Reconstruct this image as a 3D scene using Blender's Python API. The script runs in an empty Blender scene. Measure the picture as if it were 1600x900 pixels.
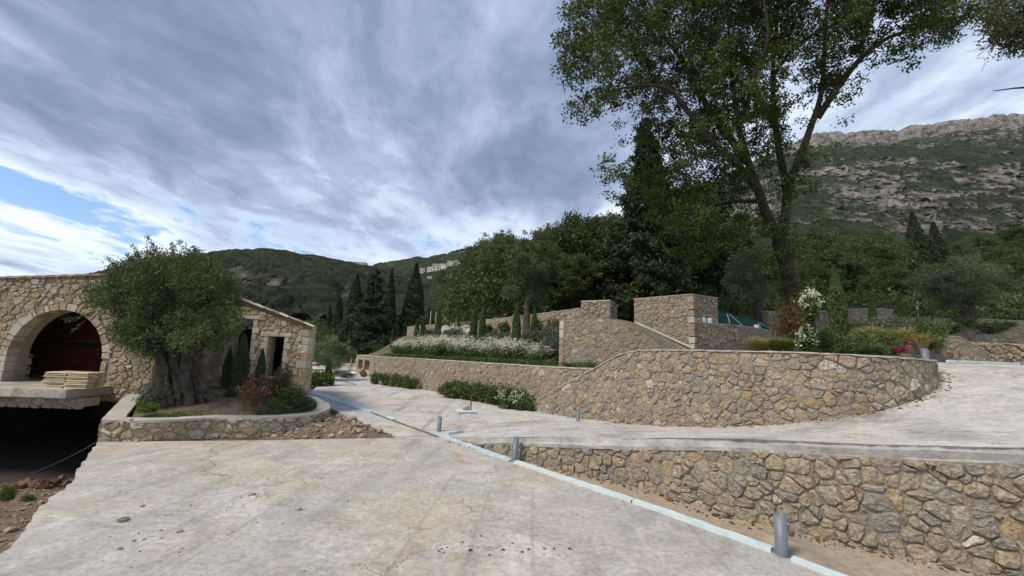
import bpy, bmesh, math, random
import numpy as np
from mathutils import Vector, Matrix

# ------------------------------------------------------------------ camera, sky, sun, exposure
scene = bpy.context.scene
FPX = 650.0                      # focal length for a 1600 px wide frame
PITCH = math.atan(95 / FPX)
ROLL = math.radians(2.0)
EYE = np.array([0.0, 0.0, 2.1])
_F = np.array([0, math.cos(PITCH), math.sin(PITCH)])
_R0 = np.array([1.0, 0, 0]); _U0 = np.array([0, -math.sin(PITCH), math.cos(PITCH)])
_R = math.cos(ROLL) * _R0 + math.sin(ROLL) * _U0
_U = -math.sin(ROLL) * _R0 + math.cos(ROLL) * _U0

cam_data = bpy.data.cameras.new('camera')
cam_data.sensor_width = 36.0
cam_data.lens = FPX / 1600 * 36.0
cam_data.clip_start = 0.05
cam_data.clip_end = 6000
cam = bpy.data.objects.new('camera', cam_data)
scene.collection.objects.link(cam)
cam.matrix_world = Matrix(((_R[0], _U[0], -_F[0], EYE[0]), (_R[1], _U[1], -_F[1], EYE[1]),
                           (_R[2], _U[2], -_F[2], EYE[2]), (0, 0, 0, 1)))
scene.camera = cam

SUN_EL = math.radians(52); SUN_AZ = math.radians(235)      # azimuth clockwise from +Y
world = bpy.data.worlds.new('World'); scene.world = world; world.use_nodes = True


def nd(nt, kind, **kw):
    n = nt.nodes.new(kind)
    for k, v in kw.items():
        if k.startswith('i_'):
            key = k[2:]
            key = int(key) if key.isdigit() else key
            n.inputs[key].default_value = v
        else:
            setattr(n, k, v)
    return n


def lk(nt, a, b):
    nt.links.new(a, b)


def math_n(nt, op, a, b=None, clamp=False):
    n = nt.nodes.new('ShaderNodeMath'); n.operation = op; n.use_clamp = clamp
    for i, v in enumerate((a, b)):
        if v is None:
            continue
        if isinstance(v, (int, float)):
            n.inputs[i].default_value = v
        else:
            nt.links.new(v, n.inputs[i])
    return n.outputs[0]


def ramp_n(nt, fac, stops, interp='LINEAR'):
    n = nt.nodes.new('ShaderNodeValToRGB'); cr = n.color_ramp; cr.interpolation = interp
    while len(cr.elements) < len(stops):
        cr.elements.new(0.5)
    for e, (p, c) in zip(cr.elements, stops):
        e.position = p
        e.color = (c[0], c[1], c[2], 1) if isinstance(c, (tuple, list)) else (c, c, c, 1)
    if fac is not None:
        nt.links.new(fac, n.inputs[0])
    return n.outputs[0]


def mix_n(nt, fac, a, b, blend='MIX'):
    n = nt.nodes.new('ShaderNodeMix'); n.data_type = 'RGBA'; n.blend_type = blend
    for sock, v in ((n.inputs[0], fac), (n.inputs[6], a), (n.inputs[7], b)):
        if isinstance(v, (int, float)):
            sock.default_value = v
        elif isinstance(v, (tuple, list)):
            sock.default_value = (v[0], v[1], v[2], 1)
        else:
            nt.links.new(v, sock)
    return n.outputs[2]


def noise_n(nt, vec, scale, detail=4, rough=0.55, dist=0.0, out=0):
    n = nd(nt, 'ShaderNodeTexNoise', i_Scale=scale, i_Detail=detail, i_Roughness=rough, i_Distortion=dist)
    if vec is not None:
        nt.links.new(vec, n.inputs['Vector'])
    return n.outputs[out]


def map_n(nt, vec, scale=(1, 1, 1), rot=(0, 0, 0), loc=(0, 0, 0)):
    n = nt.nodes.new('ShaderNodeMapping')
    n.inputs['Scale'].default_value = scale; n.inputs['Rotation'].default_value = rot; n.inputs['Location'].default_value = loc
    nt.links.new(vec, n.inputs['Vector'])
    return n.outputs[0]


SKY_OFF = (-4.0, 7.0, 8.0)


def build_world():
    nt = world.node_tree; nt.nodes.clear()
    out = nd(nt, 'ShaderNodeOutputWorld'); bg = nd(nt, 'ShaderNodeBackground'); bg.inputs[1].default_value = 1.0
    sky = nd(nt, 'ShaderNodeTexSky', sky_type='NISHITA', sun_disc=False)
    sky.sun_elevation = SUN_EL; sky.sun_rotation = SUN_AZ
    sky.air_density = 1.2; sky.dust_density = 0.6; sky.ozone_density = 2.0
    skyc = mix_n(nt, 1.0, sky.outputs[0], (0.100, 0.116, 0.138), 'MULTIPLY')
    tc = nd(nt, 'ShaderNodeTexCoord'); sep = nd(nt, 'ShaderNodeSeparateXYZ'); lk(nt, tc.outputs['Generated'], sep.inputs[0])
    z = math_n(nt, 'MAXIMUM', sep.outputs[2], 0.0)
    zz = math_n(nt, 'ADD', z, 0.09)
    px = math_n(nt, 'DIVIDE', sep.outputs[0], zz); py = math_n(nt, 'DIVIDE', sep.outputs[1], zz)
    comb = nd(nt, 'ShaderNodeCombineXYZ'); lk(nt, px, comb.inputs[0]); lk(nt, py, comb.inputs[1])
    # the cloud sheet: streaks run away from the viewer, slightly to the right
    o = SKY_OFF
    warp = noise_n(nt, map_n(nt, comb.outputs[0], scale=(1, 0.6, 1), loc=(o[2], 4, 0)), 0.9, 3, 0.5, 0.0, 1)
    wv = nd(nt, 'ShaderNodeVectorMath', operation='SCALE'); lk(nt, warp, wv.inputs[0]); wv.inputs['Scale'].default_value = 0.9
    wa = nd(nt, 'ShaderNodeVectorMath', operation='ADD'); lk(nt, comb.outputs[0], wa.inputs[0]); lk(nt, wv.outputs[0], wa.inputs[1])
    big = noise_n(nt, map_n(nt, wa.outputs[0], scale=(1.0, 0.5, 1), rot=(0, 0, math.radians(20)), loc=(o[0], o[1], 0)), 0.55, 3, 0.5, 0.0)
    fine = noise_n(nt, map_n(nt, wa.outputs[0], scale=(1.0, 0.36, 1), rot=(0, 0, math.radians(24)), loc=(7.3, 2.2, 0)), 2.0, 9, 0.6, 0.25)
    puff = noise_n(nt, map_n(nt, comb.outputs[0], scale=(1, 0.75, 1), rot=(0, 0, math.radians(30)), loc=(1, 9, 0)), 5.0, 9, 0.62, 0.4)
    # cover thins out toward the horizon
    el = ramp_n(nt, z, [(0.0, 0.0), (0.07, -0.05), (0.11, -0.13), (0.18, -0.14), (0.235, -0.02), (0.30, 0.12), (0.38, 0.26), (1.0, 0.4)])
    den = math_n(nt, 'ADD', math_n(nt, 'ADD', math_n(nt, 'MULTIPLY', fine, 0.55), math_n(nt, 'MULTIPLY', puff, 0.25)), math_n(nt, 'MULTIPLY', big, 0.2))
    den = math_n(nt, 'ADD', den, el)
    cover = ramp_n(nt, den, [(0.415, 0.0), (0.50, 0.8), (0.58, 1.0)], 'EASE')
    # thick parts grey-blue, thin edges white
    thick = math_n(nt, 'ADD', math_n(nt, 'ADD', math_n(nt, 'MULTIPLY', big, 0.62), math_n(nt, 'MULTIPLY', fine, 0.30)), math_n(nt, 'MULTIPLY', puff, 0.16))
    elt = ramp_n(nt, z, [(0.08, 0.0), (0.24, 0.06), (0.40, 0.13), (0.60, 0.14), (1.0, 0.12)])
    thick = math_n(nt, 'ADD', thick, elt)
    cloud = ramp_n(nt, thick, [(0.545, (0.90, 0.94, 1.0)), (0.59, (0.62, 0.70, 0.85)), (0.64, (0.37, 0.445, 0.61)), (0.70, (0.225, 0.285, 0.43)), (0.77, (0.135, 0.185, 0.315))])
    col = mix_n(nt, cover, skyc, cloud)
    lk(nt, col, bg.inputs[0]); lk(nt, bg.outputs[0], out.inputs[0])


build_world()
sun_data = bpy.data.lights.new('sun', 'SUN'); sun_data.energy = 2.8; sun_data.angle = math.radians(18); sun_data.color = (1.0, 0.90, 0.76)
sun = bpy.data.objects.new('sun', sun_data); scene.collection.objects.link(sun)
_sd = Vector((math.sin(SUN_AZ) * math.cos(SUN_EL), math.cos(SUN_AZ) * math.cos(SUN_EL), math.sin(SUN_EL)))
sun.rotation_euler = _sd.to_track_quat('Z', 'Y').to_euler()
vs_ = scene.view_settings
vs_.view_transform = 'Standard'; vs_.look = 'None'; vs_.gamma = 1.0; vs_.exposure = 0.34; vs_.use_curve_mapping = False
scene.cycles.use_denoising = True
scene.cycles.max_bounces = 6; scene.cycles.diffuse_bounces = 3; scene.cycles.transparent_max_bounces = 6

# ------------------------------------------------------------------ helpers
RNG = np.random.default_rng(7)
random.seed(7)


def ray(px, py):
    return _F * FPX + _R * (px - 800) + _U * (450 - py)


def on_z(px, py, z=0.0):
    d = ray(px, py); return EYE + d * ((z - EYE[2]) / d[2])


def at(px, py, y):
    d = ray(px, py); return EYE + d * (y / d[1])


def project(P):
    v = np.asarray(P) - EYE; w = v @ _F
    return 800 + FPX * (v @ _R) / w, 450 - FPX * (v @ _U) / w


ORG = {}


def link(o):
    scene.collection.objects.link(o); return o


def tag(o, label=None, cat=None, group=None, kind=None):
    if label: o['label'] = label
    if cat: o['category'] = cat
    if group: o['group'] = group
    if kind: o['kind'] = kind
    return o


def thing(name, label, cat, loc=(0, 0, 0), group=None):
    o = bpy.data.objects.new(name, None); o.empty_display_size = 0.2
    o.location = Vector([float(c) for c in loc]); link(o)
    ORG[o.name] = np.array([float(c) for c in loc])
    return tag(o, label, cat, group)


def fast_mesh(name, V, F):
    """V (n,3) array; F list/array of equal-length or mixed polygons"""
    me = bpy.data.meshes.new(name)
    V = np.asarray(V, dtype=np.float32)
    if isinstance(F, np.ndarray):
        k = F.shape[1]; nf = len(F)
        me.vertices.add(len(V)); me.vertices.foreach_set('co', V.ravel())
        me.loops.add(nf * k); me.loops.foreach_set('vertex_index', F.astype(np.int32).ravel())
        me.polygons.add(nf); me.polygons.foreach_set('loop_start', np.arange(0, nf * k, k, dtype=np.int32))
        me.update(calc_edges=True)
    else:
        me.from_pydata(V.tolist(), [], F)
    return me


def obj(name, V, F, mat, parent=None, smooth=False, own_origin=False):
    """mesh object from world coordinates, child of parent when given"""
    V = np.asarray(V, dtype=float)
    base = ORG[parent.name] if parent is not None else np.zeros(3)
    loc = V.mean(0) if own_origin else base
    me = fast_mesh(name, V - loc, F)
    if smooth:
        me.polygons.foreach_set('use_smooth', np.ones(len(me.polygons), dtype=bool))
    if mat is not None:
        me.materials.append(mat)
    o = bpy.data.objects.new(name, me); link(o)
    if parent is not None:
        o.parent = parent; o.location = Vector((loc - base).tolist())
    else:
        o.location = Vector(loc.tolist())
    ORG[o.name] = np.array(loc, dtype=float)
    return o


def copy_tree(root, loc, rotz=0.0, scale=1.0, label=None, group=None):
    r = root.copy(); link(r); r.location = Vector([float(c) for c in loc]); r.rotation_euler = (0, 0, rotz)
    r.scale = (scale, scale, scale) if isinstance(scale, (int, float)) else scale
    ORG[r.name] = np.array([float(c) for c in loc])
    if label: r['label'] = label
    if group: r['group'] = group
    for ch in list(root.children):
        c = ch.copy(); link(c); c.parent = r
        for g in list(ch.children):
            d = g.copy(); link(d); d.parent = c
    return r


def structure(name, V, F, mat, smooth=False):
    return tag(obj(name, V, F, mat, None, smooth), kind='structure')


def box_vf(c, s, rz=0.0, tilt=None):
    """centre, full size, rotation about z"""
    c = np.asarray(c, float); s = np.asarray(s, float) / 2
    V = np.array([[x, y, z] for z in (-1, 1) for y in (-1, 1) for x in (-1, 1)], float) * s
    if tilt is not None:
        V = V @ np.array(tilt.to_matrix()).T
    R = np.array([[math.cos(rz), -math.sin(rz), 0], [math.sin(rz), math.cos(rz), 0], [0, 0, 1]])
    V = V @ R.T + c
    F = [(0, 2, 3, 1), (4, 5, 7, 6), (0, 1, 5, 4), (2, 6, 7, 3), (0, 4, 6, 2), (1, 3, 7, 5)]
    return V, F


def bevel_box_vf(c, s, rz=0.0, b=0.02, jit=0.0, rng=RNG):
    bm = bmesh.new(); bmesh.ops.create_cube(bm, size=1.0)
    for v in bm.verts:
        v.co = Vector((v.co.x * s[0], v.co.y * s[1], v.co.z * s[2]))
    bmesh.ops.bevel(bm, geom=list(bm.edges), offset=b, segments=1, affect='EDGES')
    V = np.array([v.co[:] for v in bm.verts]); bm.verts.index_update()
    F = [tuple(v.index for v in f.verts) for f in bm.faces]; bm.free()
    if jit:
        V = V + rng.normal(0, jit, V.shape)
    R = np.array([[math.cos(rz), -math.sin(rz), 0], [math.sin(rz), math.cos(rz), 0], [0, 0, 1]])
    return V @ R.T + np.asarray(c, float), F


def join(parts):
    Vs, Fs, n = [], [], 0
    for V, F in parts:
        V = np.asarray(V); Vs.append(V)
        Fs += [tuple(i + n for i in f) for f in F]; n += len(V)
    return np.vstack(Vs), Fs


def tube_vf(pts, radii, sides=6, cap=True):
    pts = np.asarray(pts, float); n = len(pts)
    radii = np.full(n, radii, float) if np.isscalar(radii) else np.asarray(radii, float)
    T = np.gradient(pts, axis=0); T /= (np.linalg.norm(T, axis=1, keepdims=True) + 1e-9)
    ref = np.array([0.31, 0.17, 0.93]) if abs(T[0][2]) < 0.9 else np.array([1.0, 0.1, 0.0])
    a = np.cross(T, ref); a /= (np.linalg.norm(a, axis=1, keepdims=True) + 1e-9); b = np.cross(T, a)
    th = np.linspace(0, 2 * math.pi, sides, endpoint=False)
    V = (pts[:, None, :] + radii[:, None, None] * (np.cos(th)[None, :, None] * a[:, None, :] + np.sin(th)[None, :, None] * b[:, None, :])).reshape(-1, 3)
    F = []
    for i in range(n - 1):
        for j in range(sides):
            k = (j + 1) % sides
            F.append((i * sides + j, i * sides + k, (i + 1) * sides + k, (i + 1) * sides + j))
    if cap:
        F.append(tuple(range(sides))[::-1]); F.append(tuple((n - 1) * sides + j for j in range(sides)))
    return V, F


def catmull(P, step=0.12):
    P = np.asarray(P, float); out = []
    Q = np.vstack([2 * P[0] - P[1], P, 2 * P[-1] - P[-2]])
    for i in range(1, len(Q) - 2):
        p0, p1, p2, p3 = Q[i - 1], Q[i], Q[i + 1], Q[i + 2]
        n = max(2, int(np.linalg.norm((p2 - p1)[:2]) / step))
        for t in np.linspace(0, 1, n, endpoint=False):
            out.append(0.5 * (2 * p1 + (p2 - p0) * t + (2 * p0 - 5 * p1 + 4 * p2 - p3) * t * t + (3 * p1 - p0 - 3 * p2 + p3) * t ** 3))
    out.append(P[-1]); return np.array(out)


def linear_path(P, step=0.15):
    P = np.asarray(P, float); out = []
    for a, b in zip(P[:-1], P[1:]):
        n = max(1, int(np.linalg.norm((b - a)[:2]) / step))
        for t in np.linspace(0, 1, n, endpoint=False):
            out.append(a + (b - a) * t)
    out.append(P[-1]); return np.array(out)


class Path:
    """columns x, y, zbase, ztop; the face looks to the right of the direction of travel"""
    def __init__(self, pts, smooth=True, step=0.12):
        self.P = catmull(pts, step) if smooth else linear_path(pts, step)
        d = np.diff(self.P[:, :2], axis=0); self.s = np.concatenate([[0], np.cumsum(np.hypot(d[:, 0], d[:, 1]))])
        T = np.gradient(self.P[:, :2], axis=0); T /= np.linalg.norm(T, axis=1, keepdims=True) + 1e-9
        self.N = np.stack([T[:, 1], -T[:, 0]], 1); self.L = self.s[-1]

    def col(self, s, k):
        return np.interp(s, self.s, self.P[:, k])

    def zb(self, s): return self.col(s, 2)
    def zt(self, s): return self.col(s, 3)

    def world(self, s, z, d):
        nx = np.interp(s, self.s, self.N[:, 0]); ny = np.interp(s, self.s, self.N[:, 1])
        return np.stack([self.col(s, 0) + nx * d, self.col(s, 1) + ny * d, z + 0 * s], -1)

    def loft(self, d0, d1, zlo, zhi):
        """closed strip between face offsets d0 (front) and d1 (back); zlo/zhi functions of s"""
        s = self.s
        ring = [self.world(s, zlo(s), d0), self.world(s, zhi(s), d0), self.world(s, zhi(s), d1), self.world(s, zlo(s), d1)]
        V = np.stack(ring, 1).reshape(-1, 3); n = len(s); F = []
        for i in range(n - 1):
            for j in range(4):
                k = (j + 1) % 4
                F.append((i * 4 + j, (i + 1) * 4 + j, (i + 1) * 4 + k, i * 4 + k))
        F.append((0, 1, 2, 3)); F.append(tuple((n - 1) * 4 + j for j in (3, 2, 1, 0)))
        return V, F


# --- numpy noise
def _hash(ix, iy, seed=0):
    h = (ix.astype(np.int64) * 374761393 + iy.astype(np.int64) * 668265263 + seed * 1442695041) & 0xffffffff
    h = ((h ^ (h >> 13)) * 1274126177) & 0xffffffff
    return ((h ^ (h >> 16)) & 0xffffff) / float(0xffffff)


def vnoise(x, y, seed=0):
    ix = np.floor(x); iy = np.floor(y); fx = x - ix; fy = y - iy
    fx = fx * fx * (3 - 2 * fx); fy = fy * fy * (3 - 2 * fy)
    a = _hash(ix, iy, seed); b = _hash(ix + 1, iy, seed); c = _hash(ix, iy + 1, seed); d = _hash(ix + 1, iy + 1, seed)
    return (a * (1 - fx) + b * fx) * (1 - fy) + (c * (1 - fx) + d * fx) * fy


def fbm(x, y, oct=4, seed=0):
    v = 0; a = 0.5; t = 0
    for i in range(oct):
        v = v + a * vnoise(x * 2 ** i + 17.3 * i, y * 2 ** i - 9.1 * i, seed + i); t += a; a *= 0.5
    return v / t


# ------------------------------------------------------------------ materials
MATS = {}


def new_mat(name):
    m = bpy.data.materials.new(name); m.use_nodes = True
    nt = m.node_tree; b = nt.nodes['Principled BSDF']
    b.inputs['Specular IOR Level'].default_value = 0.25
    MATS[name] = m
    return m, nt, b


def rand_value(nt):
    oi = nd(nt, 'ShaderNodeObjectInfo'); ge = nd(nt, 'ShaderNodeNewGeometry')
    return math_n(nt, 'FRACT', math_n(nt, 'ADD', math_n(nt, 'MULTIPLY', oi.outputs['Random'], 7.13), ge.outputs['Random Per Island']))


def world_pos(nt):
    return nd(nt, 'ShaderNodeNewGeometry').outputs['Position']


def bump(nt, b, h, strength=0.4, dist=0.02):
    n = nd(nt, 'ShaderNodeBump', i_Strength=strength, i_Distance=dist); lk(nt, h, n.inputs['Height']); lk(nt, n.outputs[0], b.inputs['Normal'])


def stone_mat(name, palette, dark=1.0):
    m, nt, b = new_mat(name)
    r = rand_value(nt); pos = world_pos(nt)
    base = ramp_n(nt, r, palette, 'CONSTANT')
    n1 = noise_n(nt, pos, 5.5, 5, 0.6, 0.4); n2 = noise_n(nt, pos, 26, 4, 0.65)
    warm = mix_n(nt, math_n(nt, 'MULTIPLY', ramp_n(nt, n1, [(0.45, 0.0), (0.68, 1.0)]), 0.55), base, (0.33 * dark, 0.235 * dark, 0.135 * dark))
    warm = mix_n(nt, math_n(nt, 'MULTIPLY', ramp_n(nt, noise_n(nt, map_n(nt, pos, loc=(3, 5, 1)), 12, 5, 0.65, 0.8), [(0.5, 0.0), (0.66, 1.0)]), 0.5), warm, (0.19 * dark, 0.172 * dark, 0.147 * dark))
    light = mix_n(nt, math_n(nt, 'MULTIPLY', ramp_n(nt, noise_n(nt, pos, 9, 4, 0.6), [(0.56, 0.0), (0.75, 1.0)]), 0.4), warm, (0.46 * dark, 0.43 * dark, 0.37 * dark))
    shade = ramp_n(nt, n2, [(0.3, 0.5), (0.5, 1.0), (0.72, 1.4)])
    lk(nt, mix_n(nt, 1.0, light, shade, 'MULTIPLY'), b.inputs['Base Color'])
    b.inputs['Roughness'].default_value = 0.9
    h = math_n(nt, 'ADD', math_n(nt, 'MULTIPLY', n1, 1.2), math_n(nt, 'MULTIPLY', n2, 0.5))
    bump(nt, b, h, 1.0, 0.06)
    return m


def simple_mat(name, c1, c2, scale=6.0, rough=0.85, bumps=0.3, dist=0.01, detail=5, spec=0.25, metal=0.0, rnd=0.0):
    m, nt, b = new_mat(name); pos = world_pos(nt)
    n = noise_n(nt, pos, scale, detail, 0.62, 0.2)
    col = mix_n(nt, ramp_n(nt, n, [(0.3, 0.0), (0.7, 1.0)]), c1, c2)
    if rnd:
        col = mix_n(nt, 1.0, col, ramp_n(nt, rand_value(nt), [(0.0, 1 - rnd), (1.0, 1 + rnd)]), 'MULTIPLY')
    lk(nt, col, b.inputs['Base Color'])
    b.inputs['Roughness'].default_value = rough; b.inputs['Specular IOR Level'].default_value = spec; b.inputs['Metallic'].default_value = metal
    if bumps:
        bump(nt, b, noise_n(nt, pos, scale * 5, 5, 0.65), bumps, dist)
    return m


def leaf_mat(name, stops, trans=0.25, rough=0.6):
    m, nt, b = new_mat(name)
    col = ramp_n(nt, rand_value(nt), stops)
    big = noise_n(nt, world_pos(nt), 0.9, 3, 0.5)
    col = mix_n(nt, 1.0, col, ramp_n(nt, big, [(0.3, 0.75), (0.7, 1.25)]), 'MULTIPLY')
    lk(nt, col, b.inputs['Base Color']); b.inputs['Roughness'].default_value = rough
    b.inputs['Specular IOR Level'].default_value = 0.3
    tr = nd(nt, 'ShaderNodeBsdfTranslucent'); lk(nt, mix_n(nt, 1.0, col, (1.2, 1.35, 0.6), 'MULTIPLY'), tr.inputs[0])
    ms = nd(nt, 'ShaderNodeMixShader'); ms.inputs[0].default_value = trans
    out = nt.nodes['Material Output']
    lk(nt, b.outputs[0], ms.inputs[1]); lk(nt, tr.outputs[0], ms.inputs[2]); lk(nt, ms.outputs[0], out.inputs[0])
    return m


STONE_GREY = stone_mat('retaining_stone', [(0.0, (0.33, 0.285, 0.22)), (0.22, (0.37, 0.32, 0.245)), (0.42, (0.285, 0.262, 0.222)), (0.60, (0.41, 0.335, 0.235)),
                                           (0.77, (0.285, 0.268, 0.24)), (0.86, (0.41, 0.31, 0.19)), (0.92, (0.43, 0.385, 0.305)), (0.97, (0.54, 0.49, 0.40))])
STONE_PALE = stone_mat('building_stone', [(0.0, (0.40, 0.33, 0.225)), (0.25, (0.46, 0.38, 0.265)), (0.45, (0.36, 0.29, 0.195)), (0.62, (0.47, 0.36, 0.20)),
                                          (0.78, (0.52, 0.46, 0.35)), (0.90, (0.56, 0.52, 0.43))], 1.25)
STONE_BED = stone_mat('bed_stone', [(0.0, (0.325, 0.275, 0.21)), (0.3, (0.37, 0.31, 0.23)), (0.55, (0.285, 0.26, 0.22)), (0.72, (0.37, 0.305, 0.215)),
                                    (0.88, (0.40, 0.30, 0.195)), (0.95, (0.50, 0.44, 0.34))])
DRESSED = simple_mat('dressed_stone', (0.40, 0.36, 0.285), (0.54, 0.50, 0.42), 5, 0.85, 0.4, 0.01, rnd=0.1)
MORTAR = simple_mat('mortar', (0.20, 0.17, 0.132), (0.31, 0.265, 0.21), 8, 0.95, 0.6, 0.02)
MORTAR_PALE = simple_mat('pale_mortar', (0.30, 0.25, 0.175), (0.40, 0.34, 0.25), 8, 0.95, 0.6, 0.02)
CEMENT = simple_mat('cement_cap', (0.36, 0.335, 0.29), (0.52, 0.49, 0.44), 3.5, 0.9, 0.6, 0.012)
CEMENT_EDGE = simple_mat('cast_kerb', (0.27, 0.265, 0.255), (0.50, 0.485, 0.455), 2.6, 0.9, 0.9, 0.03, 8)
SOIL = simple_mat('planter_soil', (0.12, 0.09, 0.06), (0.24, 0.185, 0.125), 5, 1.0, 0.8, 0.03)
PVC = simple_mat('grey_pvc', (0.125, 0.15, 0.19), (0.165, 0.19, 0.23), 9, 0.45, 0.05, 0.002, spec=0.5)
FOAM = simple_mat('blue_foam_board', (0.47, 0.60, 0.62), (0.64, 0.72, 0.71), 7, 0.8, 0.35, 0.006)
FOAM_BLUE = simple_mat('blue_painted_board', (0.36, 0.52, 0.64), (0.55, 0.66, 0.70), 5, 0.8, 0.3, 0.006)
BRICK = simple_mat('hollow_brick', (0.15, 0.042, 0.028), (0.22, 0.072, 0.048), 10, 0.9, 0.5, 0.008, rnd=0.25)
RUST = simple_mat('rusty_iron', (0.10, 0.055, 0.035), (0.17, 0.09, 0.055), 14, 0.8, 0.3, 0.003)
WOOD = simple_mat('sawn_board', (0.50, 0.40, 0.245), (0.62, 0.53, 0.36), 7, 0.8, 0.4, 0.006, rnd=0.22)
TERRA = simple_mat('roof_tile', (0.24, 0.165, 0.12), (0.40, 0.31, 0.23), 6, 0.9, 0.4, 0.01, rnd=0.2)
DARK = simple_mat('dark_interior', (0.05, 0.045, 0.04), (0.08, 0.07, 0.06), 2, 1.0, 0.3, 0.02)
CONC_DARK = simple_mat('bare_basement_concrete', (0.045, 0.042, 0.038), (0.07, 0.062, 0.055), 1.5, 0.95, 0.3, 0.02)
PLASTIC_W = simple_mat('white_plastic', (0.72, 0.72, 0.70), (0.80, 0.80, 0.79), 5, 0.5, 0.05, 0.003)
NET = simple_mat('green_netting', (0.006, 0.055, 0.048), (0.012, 0.085, 0.07), 5, 0.8, 0.5, 0.01)
STEEL = simple_mat('galvanised_steel', (0.42, 0.43, 0.43), (0.55, 0.56, 0.56), 9, 0.45, 0.1, 0.003, metal=0.6)
RUBBER = simple_mat('black_hose', (0.02, 0.02, 0.02), (0.035, 0.035, 0.035), 9, 0.6, 0.1, 0.002)
BARK = simple_mat('oak_bark', (0.042, 0.035, 0.027), (0.115, 0.095, 0.073), 7, 0.95, 1.0, 0.05)
BARK_OLIVE = simple_mat('olive_bark', (0.035, 0.030, 0.024), (0.165, 0.142, 0.115), 8, 0.95, 1.0, 0.05)
ROCK = simple_mat('limestone_boulder', (0.32, 0.29, 0.245), (0.50, 0.46, 0.40), 3, 0.95, 0.9, 0.05)
HOUSE_W = simple_mat('village_plaster', (0.62, 0.59, 0.53), (0.72, 0.70, 0.64), 0.2, 0.9, 0, rnd=0.12)
HOUSE_O = simple_mat('village_ochre_plaster', (0.50, 0.36, 0.24), (0.58, 0.43, 0.30), 0.2, 0.9, 0)

L_OAK = leaf_mat('oak_leaves', [(0.0, (0.034, 0.058, 0.016)), (0.5, (0.060, 0.098, 0.026)), (0.85, (0.105, 0.142, 0.036)), (0.97, (0.15, 0.145, 0.036)), (1.0, (0.18, 0.12, 0.03))], 0.3)
L_OLIVE = leaf_mat('olive_leaves', [(0.0, (0.042, 0.070, 0.024)), (0.5, (0.074, 0.112, 0.040)), (0.85, (0.112, 0.150, 0.066)), (1.0, (0.18, 0.21, 0.12))], 0.22)
L_FAR_OLIVE = leaf_mat('grey_olive_leaves', [(0.0, (0.095, 0.135, 0.075)), (0.6, (0.175, 0.225, 0.13)), (1.0, (0.26, 0.30, 0.195))], 0.28)
L_WOOD = leaf_mat('evergreen_leaves', [(0.0, (0.036, 0.056, 0.022)), (0.6, (0.078, 0.108, 0.042)), (1.0, (0.145, 0.178, 0.075))], 0.28)
L_CYP = leaf_mat('cypress_scales', [(0.0, (0.022, 0.036, 0.016)), (0.6, (0.042, 0.062, 0.026)), (1.0, (0.075, 0.096, 0.040))], 0.12)
L_YCYP = leaf_mat('young_cypress_scales', [(0.0, (0.042, 0.078, 0.020)), (0.6, (0.076, 0.128, 0.034)), (1.0, (0.12, 0.175, 0.052))], 0.16)
L_SHRUB = leaf_mat('shrub_leaves', [(0.0, (0.055, 0.095, 0.022)), (0.6, (0.10, 0.155, 0.040)), (1.0, (0.17, 0.22, 0.07))], 0.25)
L_LIME = leaf_mat('bright_shrub_leaves', [(0.0, (0.075, 0.14, 0.020)), (0.6, (0.13, 0.22, 0.03)), (1.0, (0.2, 0.28, 0.06))], 0.25)
L_GREEN = leaf_mat('herb_leaves', [(0.0, (0.045, 0.085, 0.020)), (0.6, (0.082, 0.135, 0.036)), (1.0, (0.13, 0.185, 0.062))], 0.2)
L_LAV = leaf_mat('lavender_leaves', [(0.0, (0.075, 0.095, 0.062)), (0.6, (0.115, 0.14, 0.095)), (1.0, (0.17, 0.19, 0.14))], 0.15)
L_RED = leaf_mat('reddish_leaves', [(0.0, (0.10, 0.055, 0.025)), (0.5, (0.11, 0.095, 0.035)), (1.0, (0.19, 0.085, 0.035))], 0.25)
L_GRASS = leaf_mat('feather_grass', [(0.0, (0.27, 0.22, 0.11)), (0.6, (0.46, 0.385, 0.22)), (1.0, (0.62, 0.54, 0.36))], 0.35)
L_GRASSG = leaf_mat('green_grass', [(0.0, (0.12, 0.16, 0.05)), (0.6, (0.20, 0.24, 0.085)), (1.0, (0.32, 0.33, 0.15))], 0.35)
P_WHITE = leaf_mat('white_petals', [(0.0, (0.60, 0.56, 0.52)), (0.6, (0.78, 0.75, 0.72)), (1.0, (0.80, 0.70, 0.68))], 0.2)
P_CREAM = leaf_mat('cream_petals', [(0.0, (0.62, 0.64, 0.46)), (1.0, (0.80, 0.80, 0.66))], 0.2)
P_PINK = leaf_mat('pink_petals', [(0.0, (0.24, 0.05, 0.09)), (1.0, (0.48, 0.16, 0.24))], 0.2)
P_MAG = leaf_mat('magenta_petals', [(0.0, (0.16, 0.006, 0.045)), (1.0, (0.34, 0.02, 0.11))], 0.2)


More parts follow.
